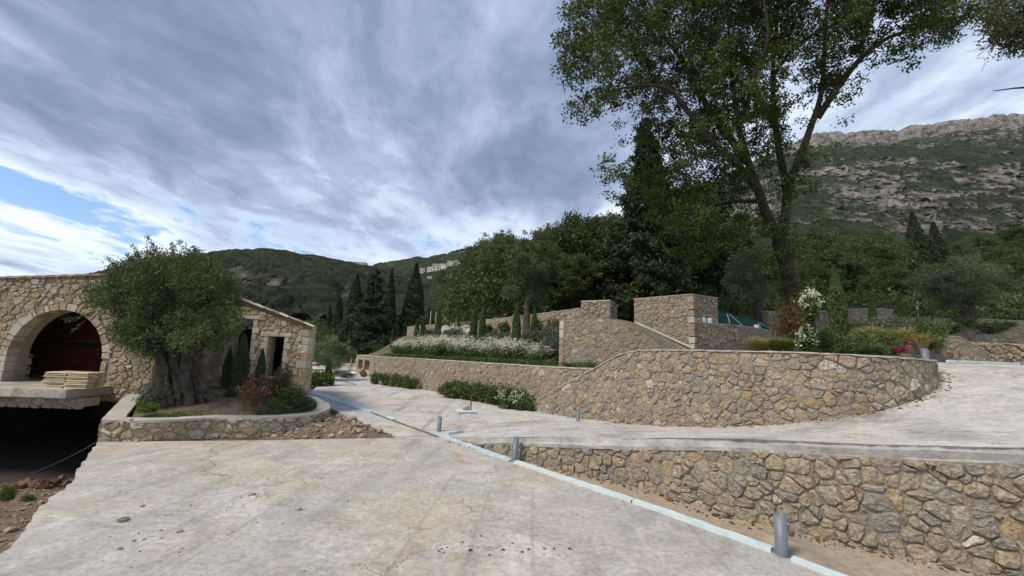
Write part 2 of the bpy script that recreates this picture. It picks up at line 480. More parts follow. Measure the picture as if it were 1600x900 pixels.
def concrete_mat(name, grey, beige, white, bias=0.5, tracks=None, scuff=1.0):
    """cast concrete with silt patches, pale bloom, dark stains, hairline cracks, tyre and drag marks"""
    m, nt, b = new_mat(name); pos = world_pos(nt)
    tr = tracks if tracks is not None else 0.5
    n_big = noise_n(nt, map_n(nt, pos, (0.8, 1, 1)), 0.36, 6, 0.62, 0.6)
    n_mid = noise_n(nt, pos, 1.7, 7, 0.68, 0.9)
    n_fin = noise_n(nt, pos, 14, 6, 0.72)
    spk = noise_n(nt, pos, 42, 4, 0.7)
    c = mix_n(nt, ramp_n(nt, n_big, [(bias - 0.09, 0.0), (bias + 0.08, 1.0)]), grey, beige)
    bloom = noise_n(nt, map_n(nt, pos, (1.0, 1.15, 1), rot=(0, 0, tr), loc=(2, 6, 0)), 0.85, 9, 0.74, 0.7)
    c = mix_n(nt, math_n(nt, 'MULTIPLY', ramp_n(nt, bloom, [(0.50, 0.0), (0.66, 1.0)]), 0.75), c, white)
    stain = noise_n(nt, map_n(nt, pos, (1, 1, 1), loc=(4, 2, 0)), 0.9, 8, 0.74, 1.4)
    c = mix_n(nt, math_n(nt, 'MULTIPLY', ramp_n(nt, stain, [(0.54, 0.0), (0.68, 1.0)]), 0.6 * scuff), c, (0.20, 0.19, 0.178))
    rust = noise_n(nt, map_n(nt, pos, (1, 1, 1), loc=(14, 7, 0)), 1.1, 5, 0.6, 0.8)
    c = mix_n(nt, math_n(nt, 'MULTIPLY', ramp_n(nt, rust, [(0.58, 0.0), (0.72, 1.0)]), 0.5), c, (0.36, 0.25, 0.15))
    c = mix_n(nt, 1.0, c, ramp_n(nt, n_fin, [(0.25, 0.6), (0.5, 1.0), (0.75, 1.3)]), 'MULTIPLY')
    c = mix_n(nt, 1.0, c, ramp_n(nt, n_mid, [(0.3, 0.80), (0.5, 1.0), (0.7, 1.14)]), 'MULTIPLY')
    c = mix_n(nt, math_n(nt, 'MULTIPLY', ramp_n(nt, spk, [(0.66, 0.0), (0.73, 1.0)]), 0.6), c, (0.12, 0.105, 0.09))
    # tyre tracks: long parallel dark bands, broken up
    for k, (sc, rot, wid) in enumerate(((0.16, tr, 0.05), (0.23, tr + 0.35, 0.025))):
        wv = nd(nt, 'ShaderNodeTexWave', wave_type='BANDS', i_Scale=sc, i_Distortion=2.2, i_Detail=3.0)
        wv.inputs['Detail Scale'].default_value = 0.12; wv.inputs['Phase Offset'].default_value = 1.3 + k * 2
        lk(nt, map_n(nt, pos, (1, 0.18, 1), rot=(0, 0, rot - 1.1)), wv.inputs['Vector'])
        lines = ramp_n(nt, wv.outputs[1], [(0.0, 1.0), (wid, 0.6), (wid * 2.4, 0.0), (1.0, 0.0)])
        brk = ramp_n(nt, noise_n(nt, map_n(nt, pos, (1, 1, 1), loc=(k * 3, 8, 0)), 0.7, 6, 0.7), [(0.45, 0.0), (0.6, 1.0)])
        c = mix_n(nt, math_n(nt, 'MULTIPLY', math_n(nt, 'MULTIPLY', lines, brk), 0.5 * max(0, scuff * 2 - 1)), c, (0.17, 0.16, 0.15))
    wl = nd(nt, 'ShaderNodeTexWave', wave_type='BANDS', i_Scale=0.5, i_Distortion=3.0, i_Detail=4.0); wl.inputs['Detail Scale'].default_value = 0.3
    lk(nt, map_n(nt, pos, (1, 0.22, 1), rot=(0, 0, 0.25)), wl.inputs['Vector'])
    c = mix_n(nt, math_n(nt, 'MULTIPLY', math_n(nt, 'MULTIPLY', ramp_n(nt, wl.outputs[1], [(0.0, 1.0), (0.018, 0.0), (1.0, 0.0)]), ramp_n(nt, stain, [(0.42, 0.0), (0.55, 1.0)])), 0.4), c, (0.24, 0.225, 0.205))
    # hairline cracks
    vo = nd(nt, 'ShaderNodeTexVoronoi', feature='DISTANCE_TO_EDGE', i_Scale=0.33)
    wr = noise_n(nt, pos, 1.1, 5, 0.65, 0, 1); va = nd(nt, 'ShaderNodeVectorMath', operation='SCALE'); lk(nt, wr, va.inputs[0]); va.inputs['Scale'].default_value = 1.3
    vb = nd(nt, 'ShaderNodeVectorMath', operation='ADD'); lk(nt, pos, vb.inputs[0]); lk(nt, va.outputs[0], vb.inputs[1]); lk(nt, vb.outputs[0], vo.inputs['Vector'])
    crk = math_n(nt, 'MULTIPLY', ramp_n(nt, vo.outputs['Distance'], [(0.0, 1.0), (0.006, 0.0)]), ramp_n(nt, n_big, [(0.47, 0.0), (0.55, 1.0)]))
    c = mix_n(nt, math_n(nt, 'MULTIPLY', crk, 0.3), c, (0.12, 0.11, 0.10))
    lk(nt, c, b.inputs['Base Color']); b.inputs['Roughness'].default_value = 0.88
    h = math_n(nt, 'ADD', math_n(nt, 'MULTIPLY', n_fin, 0.6), math_n(nt, 'ADD', n_mid, math_n(nt, 'MULTIPLY', spk, 0.25)))
    bump(nt, b, math_n(nt, 'SUBTRACT', h, crk), 0.7, 0.025)
    return m


CONC_SLAB = concrete_mat('foreground_concrete', (0.42, 0.41, 0.385), (0.465, 0.415, 0.34), (0.62, 0.60, 0.565), 0.49, 1.35, 0.75)
CONC_ROAD = concrete_mat('road_concrete', (0.50, 0.49, 0.465), (0.50, 0.44, 0.36), (0.64, 0.62, 0.59), 0.56, 0.7)
CONC_RAMP = concrete_mat('ramp_concrete', (0.50, 0.485, 0.465), (0.53, 0.48, 0.41), (0.64, 0.62, 0.59), 0.57, 2.2)
CONC_FLOOR = concrete_mat('balcony_concrete', (0.36, 0.345, 0.31), (0.43, 0.38, 0.28), (0.5, 0.47, 0.4), 0.5, 0.2)


def ground_mat():
    m, nt, b = new_mat('garden_earth'); pos = world_pos(nt)
    n = noise_n(nt, pos, 0.6, 6, 0.65, 0.4); f = noise_n(nt, pos, 9, 6, 0.7)
    c = mix_n(nt, ramp_n(nt, n, [(0.42, 0.0), (0.6, 1.0)]), (0.17, 0.125, 0.08), (0.075, 0.085, 0.035))
    c = mix_n(nt, 1.0, c, ramp_n(nt, f, [(0.25, 0.6), (0.75, 1.35)]), 'MULTIPLY')
    lk(nt, c, b.inputs['Base Color']); b.inputs['Roughness'].default_value = 1.0; bump(nt, b, f, 0.9, 0.06)
    return m


def dirt_mat():
    m, nt, b = new_mat('loose_dirt'); pos = world_pos(nt)
    n = noise_n(nt, pos, 2.2, 6, 0.65, 0.4); f = noise_n(nt, pos, 16, 6, 0.72); sp = noise_n(nt, pos, 34, 3, 0.6)
    c = mix_n(nt, ramp_n(nt, n, [(0.35, 0.0), (0.65, 1.0)]), (0.145, 0.105, 0.07), (0.27, 0.205, 0.14))
    c = mix_n(nt, math_n(nt, 'MULTIPLY', ramp_n(nt, sp, [(0.60, 0.0), (0.70, 1.0)]), 0.6), c, (0.45, 0.38, 0.29))
    c = mix_n(nt, 1.0, c, ramp_n(nt, f, [(0.25, 0.6), (0.75, 1.3)]), 'MULTIPLY')
    lk(nt, c, b.inputs['Base Color']); b.inputs['Roughness'].default_value = 1.0; bump(nt, b, f, 1.0, 0.05)
    return m


GROUND = ground_mat(); DIRT = dirt_mat()
SILT = concrete_mat('silty_strip', (0.36, 0.30, 0.225), (0.40, 0.32, 0.22), (0.44, 0.38, 0.30), 0.5, 0.8)


def hill_mat(name, green, rock):
    m, nt, b = new_mat(name)
    at_ = nd(nt, 'ShaderNodeAttribute', attribute_name='tint'); ar = nd(nt, 'ShaderNodeAttribute', attribute_name='rock')
    pos = world_pos(nt)
    g = ramp_n(nt, at_.outputs['Fac'], green)
    g = mix_n(nt, 1.0, g, ramp_n(nt, noise_n(nt, pos, 0.45, 5, 0.7), [(0.3, 0.65), (0.7, 1.35)]), 'MULTIPLY')
    r = ramp_n(nt, math_n(nt, 'ADD', math_n(nt, 'MULTIPLY', noise_n(nt, map_n(nt, pos, (1, 1, 0.55)), 0.11, 8, 0.72, 0.8), 0.6), math_n(nt, 'MULTIPLY', noise_n(nt, pos, 0.03, 5, 0.6, 0.4), 0.4)), rock)
    lk(nt, mix_n(nt, ar.outputs['Fac'], g, r), b.inputs['Base Color']); b.inputs['Roughness'].default_value = 1.0
    b.inputs['Specular IOR Level'].default_value = 0.1
    bump(nt, b, noise_n(nt, map_n(nt, pos, (1, 1, 0.6)), 0.16, 9, 0.75), 1.0, 9.0)
    return m


# ------------------------------------------------------------------ large structure: ground and paving
BED = [(-10.26, 29.2), (-4.64, 21.4), (0.9, 15.2), (2.9, 12.4)]
BIG = [(0.65, 15.1), (2.7, 12.4), (3.92, 9.87), (5.82, 7.7), (8.2, 8.17), (9.6, 9.8), (10.2, 12.5)]
BUILD_Y = 11.2


def side(P, x, y):
    """signed distance-like value to a polyline of y over x"""
    P = np.asarray(P); return y - np.interp(x, P[:, 0], P[:, 1])


SLAB_EDGE = [(-3.4, -0.5), (-3.62, 1.4), (-4.75, 4.35), (-5.45, 5.2), (-6.1, 6.2), (-7.0, 7.35), (-8.05, 8.62)]


def ground_h(x, y):
    h = np.full_like(x, -0.06)
    # pit in front of and beneath the left building
    edge = np.interp(y, [p[1] for p in SLAB_EDGE] + [11.0], [p[0] for p in SLAB_EDGE] + [-9.75])
    d = edge - x
    pit = np.clip((d - 0.05) / 1.2, 0, 1) * np.clip((y - 1.0) / 7.0, 0, 1)
    pit = np.maximum(pit, np.clip((d - 0.1) / 0.3, 0, 1) * np.clip((y - 6.2) / 1.6, 0, 1))
    in_pit = (d > 0.05) & (y < 18)
    h = np.where(in_pit, -0.42 - 1.1 * pit, h)
    # planted slope above the bed wall
    bed = side([(-14, 34.9), (-10.26, 29.7), (-4.64, 21.75), (0.9, 15.55), (2.4, 13.6)], x, y)
    up = np.clip(bed / 0.2, 0, 1)
    slope = 1.42 + np.clip(bed - 1.0, 0, 9) * 0.17
    zone = (x < 2.2) & (x > -9.9) & (bed > 0.0)
    h = np.where(zone, np.maximum(h, -0.06 + up * (slope + 0.06)), h)
    # terrace behind the curved wall
    big = side([(0.65, 15.1), (2.7, 12.4), (3.92, 9.87), (5.82, 7.85), (7.0, 7.75), (8.2, 8.3), (9.3, 9.6)], x, y)
    tz = (x >= 2.2) & (x < 9.2) & (big > 0.0)
    h = np.where(tz, -0.06 + np.clip((big - np.interp(x, [0, 4.2, 5.0], [0.62, 0.55, 0.27])) / 0.2, 0, 1) * (np.interp(x, [2.2, 3.0, 4.2], [1.36, 1.5, 2.0]) + 0.06 + np.clip(y - 15, 0, 20) * 0.08), h)
    # right: road level then garden terraces climbing
    rt = (x >= 9.2) & (big > -20) & (y > 6.5)
    h = np.where(rt, np.clip(1.2 + (x - 9.2) * 0.06 + (y - 6.5) * 0.12, -0.06, 2.0), h)
    far = np.clip((y - 21) / 30, 0, 1) * 5.0 * np.clip((x + 6) / 10, 0, 1)
    h = np.where((y > 21) & ((bed > 0.3) | (x < -10.5)), np.maximum(h, 2.0 * np.clip((x + 9) / 8, 0, 1) + far), h)
    # rest of the valley rises gently toward the hills
    h = h + np.clip((y - 60) / 300, 0, 2) * 18
    bumpy = np.where((y > 22) | in_pit, 1.0, 0.3)
    return h + (fbm(x * 0.9, y * 0.9, 4, 3) - 0.5) * 0.14 * bumpy - np.where(bumpy < 0.5, 0.03, 0)


def build_ground():
    xs = np.concatenate([[-3000, -1200, -500, -200, -90, -50, -34, -25], np.arange(-20, 22, 0.25), [22, 25, 30, 38, 50, 70, 100, 160, 260, 500, 1200, 3000]])
    ys = np.concatenate([[-600, -100, -30, -8], np.arange(-3, 42, 0.25), [42, 45, 50, 57, 65, 75, 90, 110, 150, 220, 400, 900, 1800, 3000]])
    X, Y = np.meshgrid(xs, ys); Z = ground_h(X, Y)
    V = np.stack([X, Y, Z], -1).reshape(-1, 3); nx, ny = len(xs), len(ys)
    i = np.arange((ny - 1) * (nx - 1)); r = i // (nx - 1); c = i % (nx - 1); a = r * nx + c
    structure('ground', V, np.stack([a, a + 1, a + nx + 1, a + nx], 1), GROUND, True)


build_ground()


def poly_slab(name, outline, ztop, thick, mat, jitter=None):
    n = len(outline); V = [(x, y, ztop) for x, y in outline] + [(x, y, ztop - thick) for x, y in outline]
    F = [tuple(range(n)), tuple(range(2 * n - 1, n - 1, -1))] + [(i, i + n, (i + 1) % n + n, (i + 1) % n) for i in range(n)]
    return structure(name, np.array(V), F, mat)


def ragged(P, step=0.12, amp=0.05, seed=1):
    r = np.random.default_rng(seed); Q = linear_path([(x, y, 0) for x, y in P], step)[:, :2]
    off = np.cumsum(r.normal(0, amp * 0.35, len(Q))); off -= np.linspace(off[0], off[-1], len(off))
    off = off * 0.7 + r.normal(0, amp * 0.25, len(Q)); off[0] = off[-1] = 0
    T = np.gradient(Q, axis=0); T /= np.linalg.norm(T, axis=1, keepdims=True)
    return [tuple(p) for p in Q + np.stack([T[:, 1], -T[:, 0]], 1) * off[:, None]]


JOINT = [(3.45, 4.30), (2.98, 4.86), (0.05, 8.35), (-1.62, 10.35)]          # line of the foam strips
slab_out = [(6.0, -0.5)] + [(4.9, 2.4)] + JOINT + [(-2.5, 9.92), (-5.2, 9.22), (-8.05, 8.62)] + ragged(SLAB_EDGE[::-1], 0.1, 0.06)[1:]
poly_slab('foreground_concrete_slab', slab_out, 0.0, 0.5, CONC_SLAB)
# silty strip between the joint and the lower wall
silt_out = [(6.0, -0.4), (9.5, 1.5), (9.5, 3.4), (4.9, 5.0), (3.2, 6.1), (2.2, 7.2), (0.6, 8.45), (-1.5, 10.25)] + [(x + 0.03, y + 0.02) for x, y in JOINT[::-1][1:]] + [(4.94, 2.42)]
poly_slab('silty_verge', silt_out, -0.006, 0.3, SILT)
road_out = [(-1.62, 10.37), (-2.48, 9.98), (-4.3, 11.9), (-5.3, 13.4), (-7.3, 15.6), (-7.9, 16.9), (-9.3, 20.8), (-11.5, 24.0), (-16.0, 30.0), (-22, 44),
            (-14, 44), (-11.4, 31.5), (-10.0, 28.9), (-4.5, 21.2), (0.9, 14.9), (2.6, 12.6), (3.9, 9.9), (1.0, 9.2), (-0.9, 9.75)]
poly_slab('concrete_road', road_out, 0.004, 0.3, CONC_ROAD)

# loose dirt bank left of the broken slab edge
_e = lambda y: np.interp(y, [p[1] for p in SLAB_EDGE], [p[0] for p in SLAB_EDGE])
_gx, _gy = np.meshgrid(np.linspace(0, 1, 70), np.linspace(-0.4, 9.6, 110)); _x = _e(_gy) + 0.03 - _gx ** 1.3 * 8
_z = -0.05 - 0.12 * np.clip(_gy / 5, 0, 1) - 0.62 * np.clip((_gy - 5.0) / 3.4, 0, 1) ** 1.1 - 0.75 * np.clip((_gy - 8.5) / 1.1, 0, 1) - 0.04 * np.clip(_gx * 8, 0, 3) + (fbm(_x * 2.2, _gy * 2.2, 5, 14) - .5) * .22 * np.clip(_gx * 12, 0.15, 1)
_a = (np.arange(109)[:, None] * 70 + np.arange(69)[None]).ravel()
structure('dirt_bank', np.stack([_x, _gy, _z], -1).reshape(-1, 3), np.stack([_a, _a + 70, _a + 71, _a + 1], 1), DIRT, True)

KERB = np.array([(-1.35, 10.0, 0.03), (-0.5, 9.25, 0.20), (0.5, 8.2, 0.46), (2.06, 7.04, 0.72), (2.99, 5.95, 0.98), (4.29, 5.1, 1.13), (5.3, 4.6, 1.24), (6.8, 4.1, 1.40), (9, 3.4, 1.6), (13, 4.0, 1.95), (16.5, 8, 2.10), (17.5, 14, 2.15), (17.5, 22, 2.15)])
WBASE = np.array([(0.65, 15.1, 0.012), (1.7, 13.8, 0.04), (2.7, 12.4, 0.14), (3.4, 11.1, 0.27), (3.92, 9.87, 0.45), (4.75, 8.6, 0.73), (5.82, 7.7, 1.05), (7.0, 7.6, 1.36), (8.2, 8.17, 1.65), (9.6, 9.8, 1.98), (10.2, 12.5, 2.12), (10.3, 16, 2.15), (10.3, 22, 2.15)])


def resample(P, n):
    Q = catmull(P, 0.1); s = np.concatenate([[0], np.cumsum(np.linalg.norm(np.diff(Q[:, :2], axis=0), axis=1))])
    # keep the control points in step with each other
    idx = np.linspace(0, len(P) - 1, n); k = [np.argmin(np.linalg.norm(Q - p, axis=1)) for p in P]
    kk = np.interp(idx, np.arange(len(P)), k)
    return np.stack([np.interp(kk, np.arange(len(Q)), Q[:, c]) for c in range(3)], 1)


def build_ramp():
    n, m = 260, 40
    A = resample(KERB, n); B = resample(WBASE, n); D = (B - A)[:, :2]; D = D / np.linalg.norm(D, axis=1, keepdims=True)
    B = B.copy(); B[:, :2] += D * 0.12
    t = np.linspace(0, 1, m)[None, :, None]; G = A[:, None, :] * (1 - t) + B[:, None, :] * t
    G[:, :, 2] += (fbm(G[:, :, 0] * 1.3, G[:, :, 1] * 1.3, 3, 9) - 0.5) * 0.03 * np.clip(np.linspace(0, 1, n) * 9, 0, 1)[:, None]
    G[0, :, 2] = 0.006
    V = G.reshape(-1, 3); i = np.arange((n - 1) * (m - 1)); r = i // (m - 1); c = i % (m - 1); a = r * m + c
    structure('concrete_ramp', V, np.stack([a, a + m, a + m + 1, a + 1], 1), CONC_RAMP, True)
    # cast edge of the ramp above the stone wall
    K = A[2:]; rg = np.random.default_rng(3); T = np.gradient(K[:, :2], axis=0); T /= np.linalg.norm(T, axis=1, keepdims=True); Nn = np.stack([T[:, 1], -T[:, 0]], 1)
    k = len(K); wob = np.cumsum(rg.normal(0, 0.006, (k, 6)), 0); wob -= np.linspace(0, 1, k)[:, None] * wob[-1]; wob += rg.normal(0, 0.007, (k, 6))
    prof = [(-0.10, -0.012), (-0.02, 0.005), (0.004, -0.012), (0.0, -0.095), (0.05, -0.115), (0.05, -0.16)]
    R = np.stack([np.column_stack([K[:, :2] + Nn * (o + wob[:, [j]] * 0.5), K[:, 2] + dz + (wob[:, j] * 0.5 if j > 1 else 0)]) for j, (o, dz) in enumerate(prof)], 1)
    V = R.reshape(-1, 3); q = len(prof)
    F = [(i * q + j, i * q + j + 1, (i + 1) * q + j + 1, (i + 1) * q + j) for i in range(k - 1) for j in range(q - 1)]
    structure('ramp_kerb', V, F, CEMENT_EDGE, False)


build_ramp()

# ------------------------------------------------------------------ stonework
def clip_poly(P, n, c):
    """keep points with n.p <= c"""
    out = []; m = len(P)
    if m == 0: return P
    d = [p[0] * n[0] + p[1] * n[1] - c for p in P]
    for i in range(m):
        j = (i + 1) % m
        if d[i] <= 0: out.append(P[i])
        if (d[i] < 0) != (d[j] < 0) and d[i] != d[j]:
            t = d[i] / (d[i] - d[j]); out.append((P[i][0] + (P[j][0] - P[i][0]) * t, P[i][1] + (P[j][1] - P[i][1]) * t))
    return out


def stone_cells(path, size, rng, gap=0.018, stretch=1.25, openings=(), s_range=None, drop=0.14, zcap=None):
    s0, s1 = s_range or (0.0, path.L)
    zlo = path.P[:, 2].min() - size * 0.3; zhi = path.P[:, 3].max() + size * 0.3
    a = size * stretch; b = size * 0.87
    rows = int((zhi - zlo) / b) + 2; cols = int((s1 - s0) / a) + 3; pts = []
    for r in range(rows):
        for c in range(cols):
            if rng.random() < drop: continue
            pts.append((s0 + (c - 0.5 + 0.5 * (r % 2)) * a + rng.uniform(-.36, .36) * a, zlo + r * b + rng.uniform(-.36, .36) * b))
    extra = [(p_[0] + rng.normal(0, .45) * a, p_[1] + rng.normal(0, .45) * b) for p_ in pts if rng.random() < .22]
    n_main = len(pts); pts = np.array(pts + extra); w = rng.uniform(0, 1, len(pts)) ** 1.5 * 0.75 * size * size; w[n_main:] = 0
    sc = np.array([1 / stretch, 1.0]); cells = []
    for i, p in enumerate(pts):
        zb = path.zb(p[0]); zt = path.zt(p[0])
        if p[1] < zb - size * 0.55 or p[1] > zt + size * 0.55 or p[0] < s0 - a or p[0] > s1 + a: continue
        inside = False
        for op in openings:
            if op[0] == 'rect' and op[1] < p[0] < op[2] and op[3] < p[1] < op[4]: inside = True
            if op[0] == 'arch' and abs(p[0] - op[1]) < op[3] and op[4] < p[1] < op[2]: inside = True
            if op[0] == 'arch' and p[1] >= op[2] and math.hypot(p[0] - op[1], p[1] - op[2]) < op[3]: inside = True
        if inside: continue
        dd = (pts - p) * sc; d2 = (dd ** 2).sum(1); near = np.argsort(d2)[1:20]
        P = [(p[0] - 2 * a, p[1] - 2 * size), (p[0] + 2 * a, p[1] - 2 * size), (p[0] + 2 * a, p[1] + 2 * size), (p[0] - 2 * a, p[1] + 2 * size)]
        for j in near:
            q = pts[j]; e = (q - p) * sc * sc       # metric scaled in s
            c = 0.5 * (((q * sc) ** 2).sum() - ((p * sc) ** 2).sum() - (w[j] - w[i]))
            nl = math.hypot(*e); P = clip_poly(P, e, c - gap * 0.5 * nl * (1.0 if rng.random() > .15 else 1.6))
            if len(P) < 3: break
        if len(P) < 3: continue
        P = clip_poly(P, (-1, 0), -(s0 + gap * .4)); P = clip_poly(P, (1, 0), s1 - gap * .4)
        if len(P) < 3: continue
        sa, sb = min(q[0] for q in P), max(q[0] for q in P)
        za, zb2 = float(path.zt(sa)), float(path.zt(sb)); k = (zb2 - za) / max(sb - sa, 1e-3)
        P = clip_poly(P, (-k, 1), za - k * sa - gap)
        if len(P) < 3: continue
        za, zb2 = float(path.zb(sa)), float(path.zb(sb)); k = (zb2 - za) / max(sb - sa, 1e-3)
        P = clip_poly(P, (k, -1), -(za - k * sa) + 0.06)
        for op in openings:
            if len(P) < 3: break
            cx, cz = np.mean(P, axis=0)
            if op[0] == 'rect':
                sides = [(op[1] - cx, (1, 0), op[1] - gap), (cx - op[2], (-1, 0), -op[2] - gap), (op[3] - cz, (0, 1), op[3] - gap), (cz - op[4], (0, -1), -op[4] - gap)]
                _, n, c = max(sides, key=lambda t: t[0])
                if min(q[0] for q in P) < op[2] and max(q[0] for q in P) > op[1] and min(q[1] for q in P) < op[4] and max(q[1] for q in P) > op[3]:
                    P = clip_poly(P, n, c)
            else:
                if cz < op[2]:
                    P = clip_poly(P, (1, 0), op[1] - op[3] - gap) if cx < op[1] else clip_poly(P, (-1, 0), -(op[1] + op[3]) - gap)
                else:
                    v = np.array([cx - op[1], cz - op[2]]); v /= np.linalg.norm(v)
                    P = clip_poly(P, (-v[0], -v[1]), -(v[0] * op[1] + v[1] * op[2] + op[3] + gap))
        if len(P) < 3: continue
        A = np.array(P); area = 0.5 * abs(np.dot(A[:, 0], np.roll(A[:, 1], 1)) - np.dot(A[:, 1], np.roll(A[:, 0], 1)))
        if area < size * size * 0.035: continue
        cells.append((A, area))
    return cells


def stone_vf(A, path, rng, proud, lod):
    """one stone: rounded outline, bulged uneven face"""
    A = np.asarray(A); keep = [i for i in range(len(A)) if np.linalg.norm(A[i] - A[i - 1]) > 0.012]
    A = A[keep] if len(keep) >= 3 else A
    if lod >= 1:
        k = 0.22 if lod == 1 else 0.2
        B = []
        for i in range(len(A)):
            p, q = A[i], A[(i + 1) % len(A)]
            B += [p + (q - p) * rng.uniform(k * .6, k * 1.3), p + (q - p) * (1 - rng.uniform(k * .6, k * 1.3))]
        A = np.array(B)
    c = A.mean(0); n = len(A); sz = math.sqrt(max(1e-4, np.ptp(A[:, 0]) * np.ptp(A[:, 1])))
    A = c + (A - c) * rng.uniform(.94, 1.02) + rng.normal(0, sz * (0.026 if lod >= 2 else .018), A.shape)
    tilt = rng.normal(0, 0.10, 2) * proud / max(sz, .05) * 2
    rings = [(1.0, -0.04), (0.985, proud * 0.45), (0.80, proud)] if lod >= 2 else [(1.0, -0.03), (0.86, proud)]
    S, Z, D = [], [], []
    for q, (f, d) in enumerate(rings):
        R = c + (A - c) * f
        if q > 0: R = R + rng.normal(0, sz * 0.015, R.shape)
        S.append(R[:, 0]); Z.append(R[:, 1])
        D.append(np.full(n, d) + (((R - c) @ tilt) + rng.normal(0, proud * 0.16, n) if q > 0 else 0))
    S.append([c[0]]); Z.append([c[1]]); D.append([proud * rng.uniform(0.9, 1.35)])
    V = path.world(np.concatenate(S), np.concatenate(Z), np.concatenate(D))
    F = []
    for q in range(len(rings) - 1):
        for i in range(n):
            j = (i + 1) % n; F.append((q * n + i, q * n + j, (q + 1) * n + j, (q + 1) * n + i))
    q = len(rings) - 1
    for i in range(n): F.append((q * n + i, q * n + (i + 1) % n, len(V) - 1))
    return V, F


def lay_stones(parent, path, size, mat, seed, proud=0.035, lod=2, most=300, joined=False, **kw):
    rng = np.random.default_rng(seed); cells = stone_cells(path, size, rng, **kw)
    rest = []
    order = list(range(len(cells)))
    if not joined:
        cen = [path.world(np.array([A[:, 0].mean()]), np.array([A[:, 1].mean()]), 0)[0] for A, _ in cells]
        order.sort(key=lambda i: -cells[i][1] / max(0.5, np.sum((cen[i] - EYE) ** 2)))
    for rank, i in enumerate(order):
        V, F = stone_vf(cells[i][0], path, rng, proud * rng.uniform(0.45, 1.7), lod)
        if joined or rank >= most: rest.append((V, F))
        else: obj('stone', V, F, mat, parent, smooth=False, own_origin=True)
    if rest:
        V, F = join(rest); tag(obj('stonework', V, F, mat, parent), kind='stuff')
    return len(cells)


def wall_root(name, label, path, cat='wall'):
    m = path.P[len(path.P) // 2]
    return thing(name, label, cat, (m[0], m[1], path.P[:, 2].min()))


def wall_core(root, path, thick, mat, cap=0.0, capmat=None, over=0.03, dig=0.3):
    V, F = path.loft(0.011, -thick, lambda s: path.zb(s) - dig, lambda s: path.zt(s) - 0.004)
    obj('wall_core', V, F, mat, root)
    if cap:
        V, F = path.loft(over, -thick - 0.02, lambda s: path.zt(s), lambda s: path.zt(s) + cap)
        V = V + np.random.default_rng(5).normal(0, 0.004, V.shape)
        obj('coping', V, F, capmat or CEMENT, root)


# lower wall beside the slab
pl = Path([(-1.30, 9.92, -0.02, 0.02), (-0.5, 9.2, -0.02, 0.10), (0.5, 8.2, -0.02, 0.34), (2.06, 7.04, -0.02, 0.59), (2.99, 5.92, -0.02, 0.85), (4.29, 5.04, -0.02, 1.0), (5.3, 4.52, -0.02, 1.10), (6.8, 4.0, -0.02, 1.26), (9, 3.3, -0.02, 1.46)])
lower = wall_root('retaining_wall', 'low rough stone wall under the kerb of the ramp, nearest the viewer', pl)
wall_core(lower, pl, 0.3, MORTAR)
lay_stones(lower, pl, 0.138, STONE_GREY, 11, 0.034, 2, 300, gap=0.006, stretch=1.15)

# tall curved wall
WB = WBASE
pb = Path([(0.65, 15.1, 0, 0.10), (1.7, 13.8, 0.03, 0.92), (2.55, 12.7, .12, 1.58), (3.05, 11.8, .2, 2.0), (3.40, 11.1, 0.27, 2.15), (3.92, 9.87, 0.45, 2.19), (4.75, 8.6, 0.73, 2.2), (5.82, 7.7, 1.05, 2.2),
           (7.0, 7.6, 1.36, 2.17), (8.2, 8.17, 1.65, 2.14), (9.6, 9.8, 1.98, 2.16), (10.2, 12.5, 2.10, 2.2)])
big = wall_root('retaining_wall', 'tall curved stone retaining wall sweeping round beside the ramp', pb)
wall_core(big, pb, 0.42, MORTAR, 0.028, CEMENT, 0.045)
lay_stones(big, pb, 0.146, STONE_GREY, 12, 0.03, 2, 300, gap=0.006, stretch=1.12)

# long wall of the flower bed
pd = Path([(-8.6, 26.95, 0, 1.30), (-4.64, 21.4, 0, 1.42), (0.9, 15.2, 0, 1.50), (2.75, 12.9, 0.1, 1.56)])
bedw = wall_root('garden_wall', 'long straight stone wall holding the white flower bed above the road', pd)
wall_core(bedw, pd, 0.35, MORTAR, 0.03, CEMENT, 0.03)
lay_stones(bedw, pd, 0.175, STONE_BED, 13, 0.024, 1, 300, gap=0.008)
# its end block with two recesses
pe = Path([(-10.9, 30.15, 0, 1.28), (-8.6, 26.95, 0, 1.30)], smooth=False, step=0.2)
for (a, b, lo, hi, nm) in ((0.0, 0.5, 0, 1.28, 'pier'), (1.55, 1.95, 0, 1.28, 'pier'), (3.05, pe.L, 0, 1.28, 'pier'), (0.5, 1.55, 0, 0.36, 'sill'), (1.95, 3.05, 0, 0.36, 'sill'), (0.5, 1.55, 1.0, 1.28, 'lintel'), (1.95, 3.05, 1.0, 1.28, 'lintel')):
    q = Path([tuple(pe.world(np.array([a]), 0, 0)[0][:2]) + (lo, hi), tuple(pe.world(np.array([b]), 0, 0)[0][:2]) + (lo, hi)], smooth=False, step=0.5)
    V, F = q.loft(0.02, -0.5, q.zb, q.zt); obj(nm, V, F, STONE_BED, bedw)
q = Path([tuple(pe.world(np.array([0.0]), 0, 0)[0][:2]) + (0, 1.25), tuple(pe.world(np.array([pe.L]), 0, 0)[0][:2]) + (0, 1.25)], smooth=False, step=0.5)
V, F = q.loft(-0.5, -0.6, q.zb, q.zt); obj('recess_back', V, F, MORTAR, bedw)
V, F = pe.loft(0.05, -0.62, pe.zt, lambda s: pe.zt(s) + 0.03); obj('coping', V, F, CEMENT, bedw)

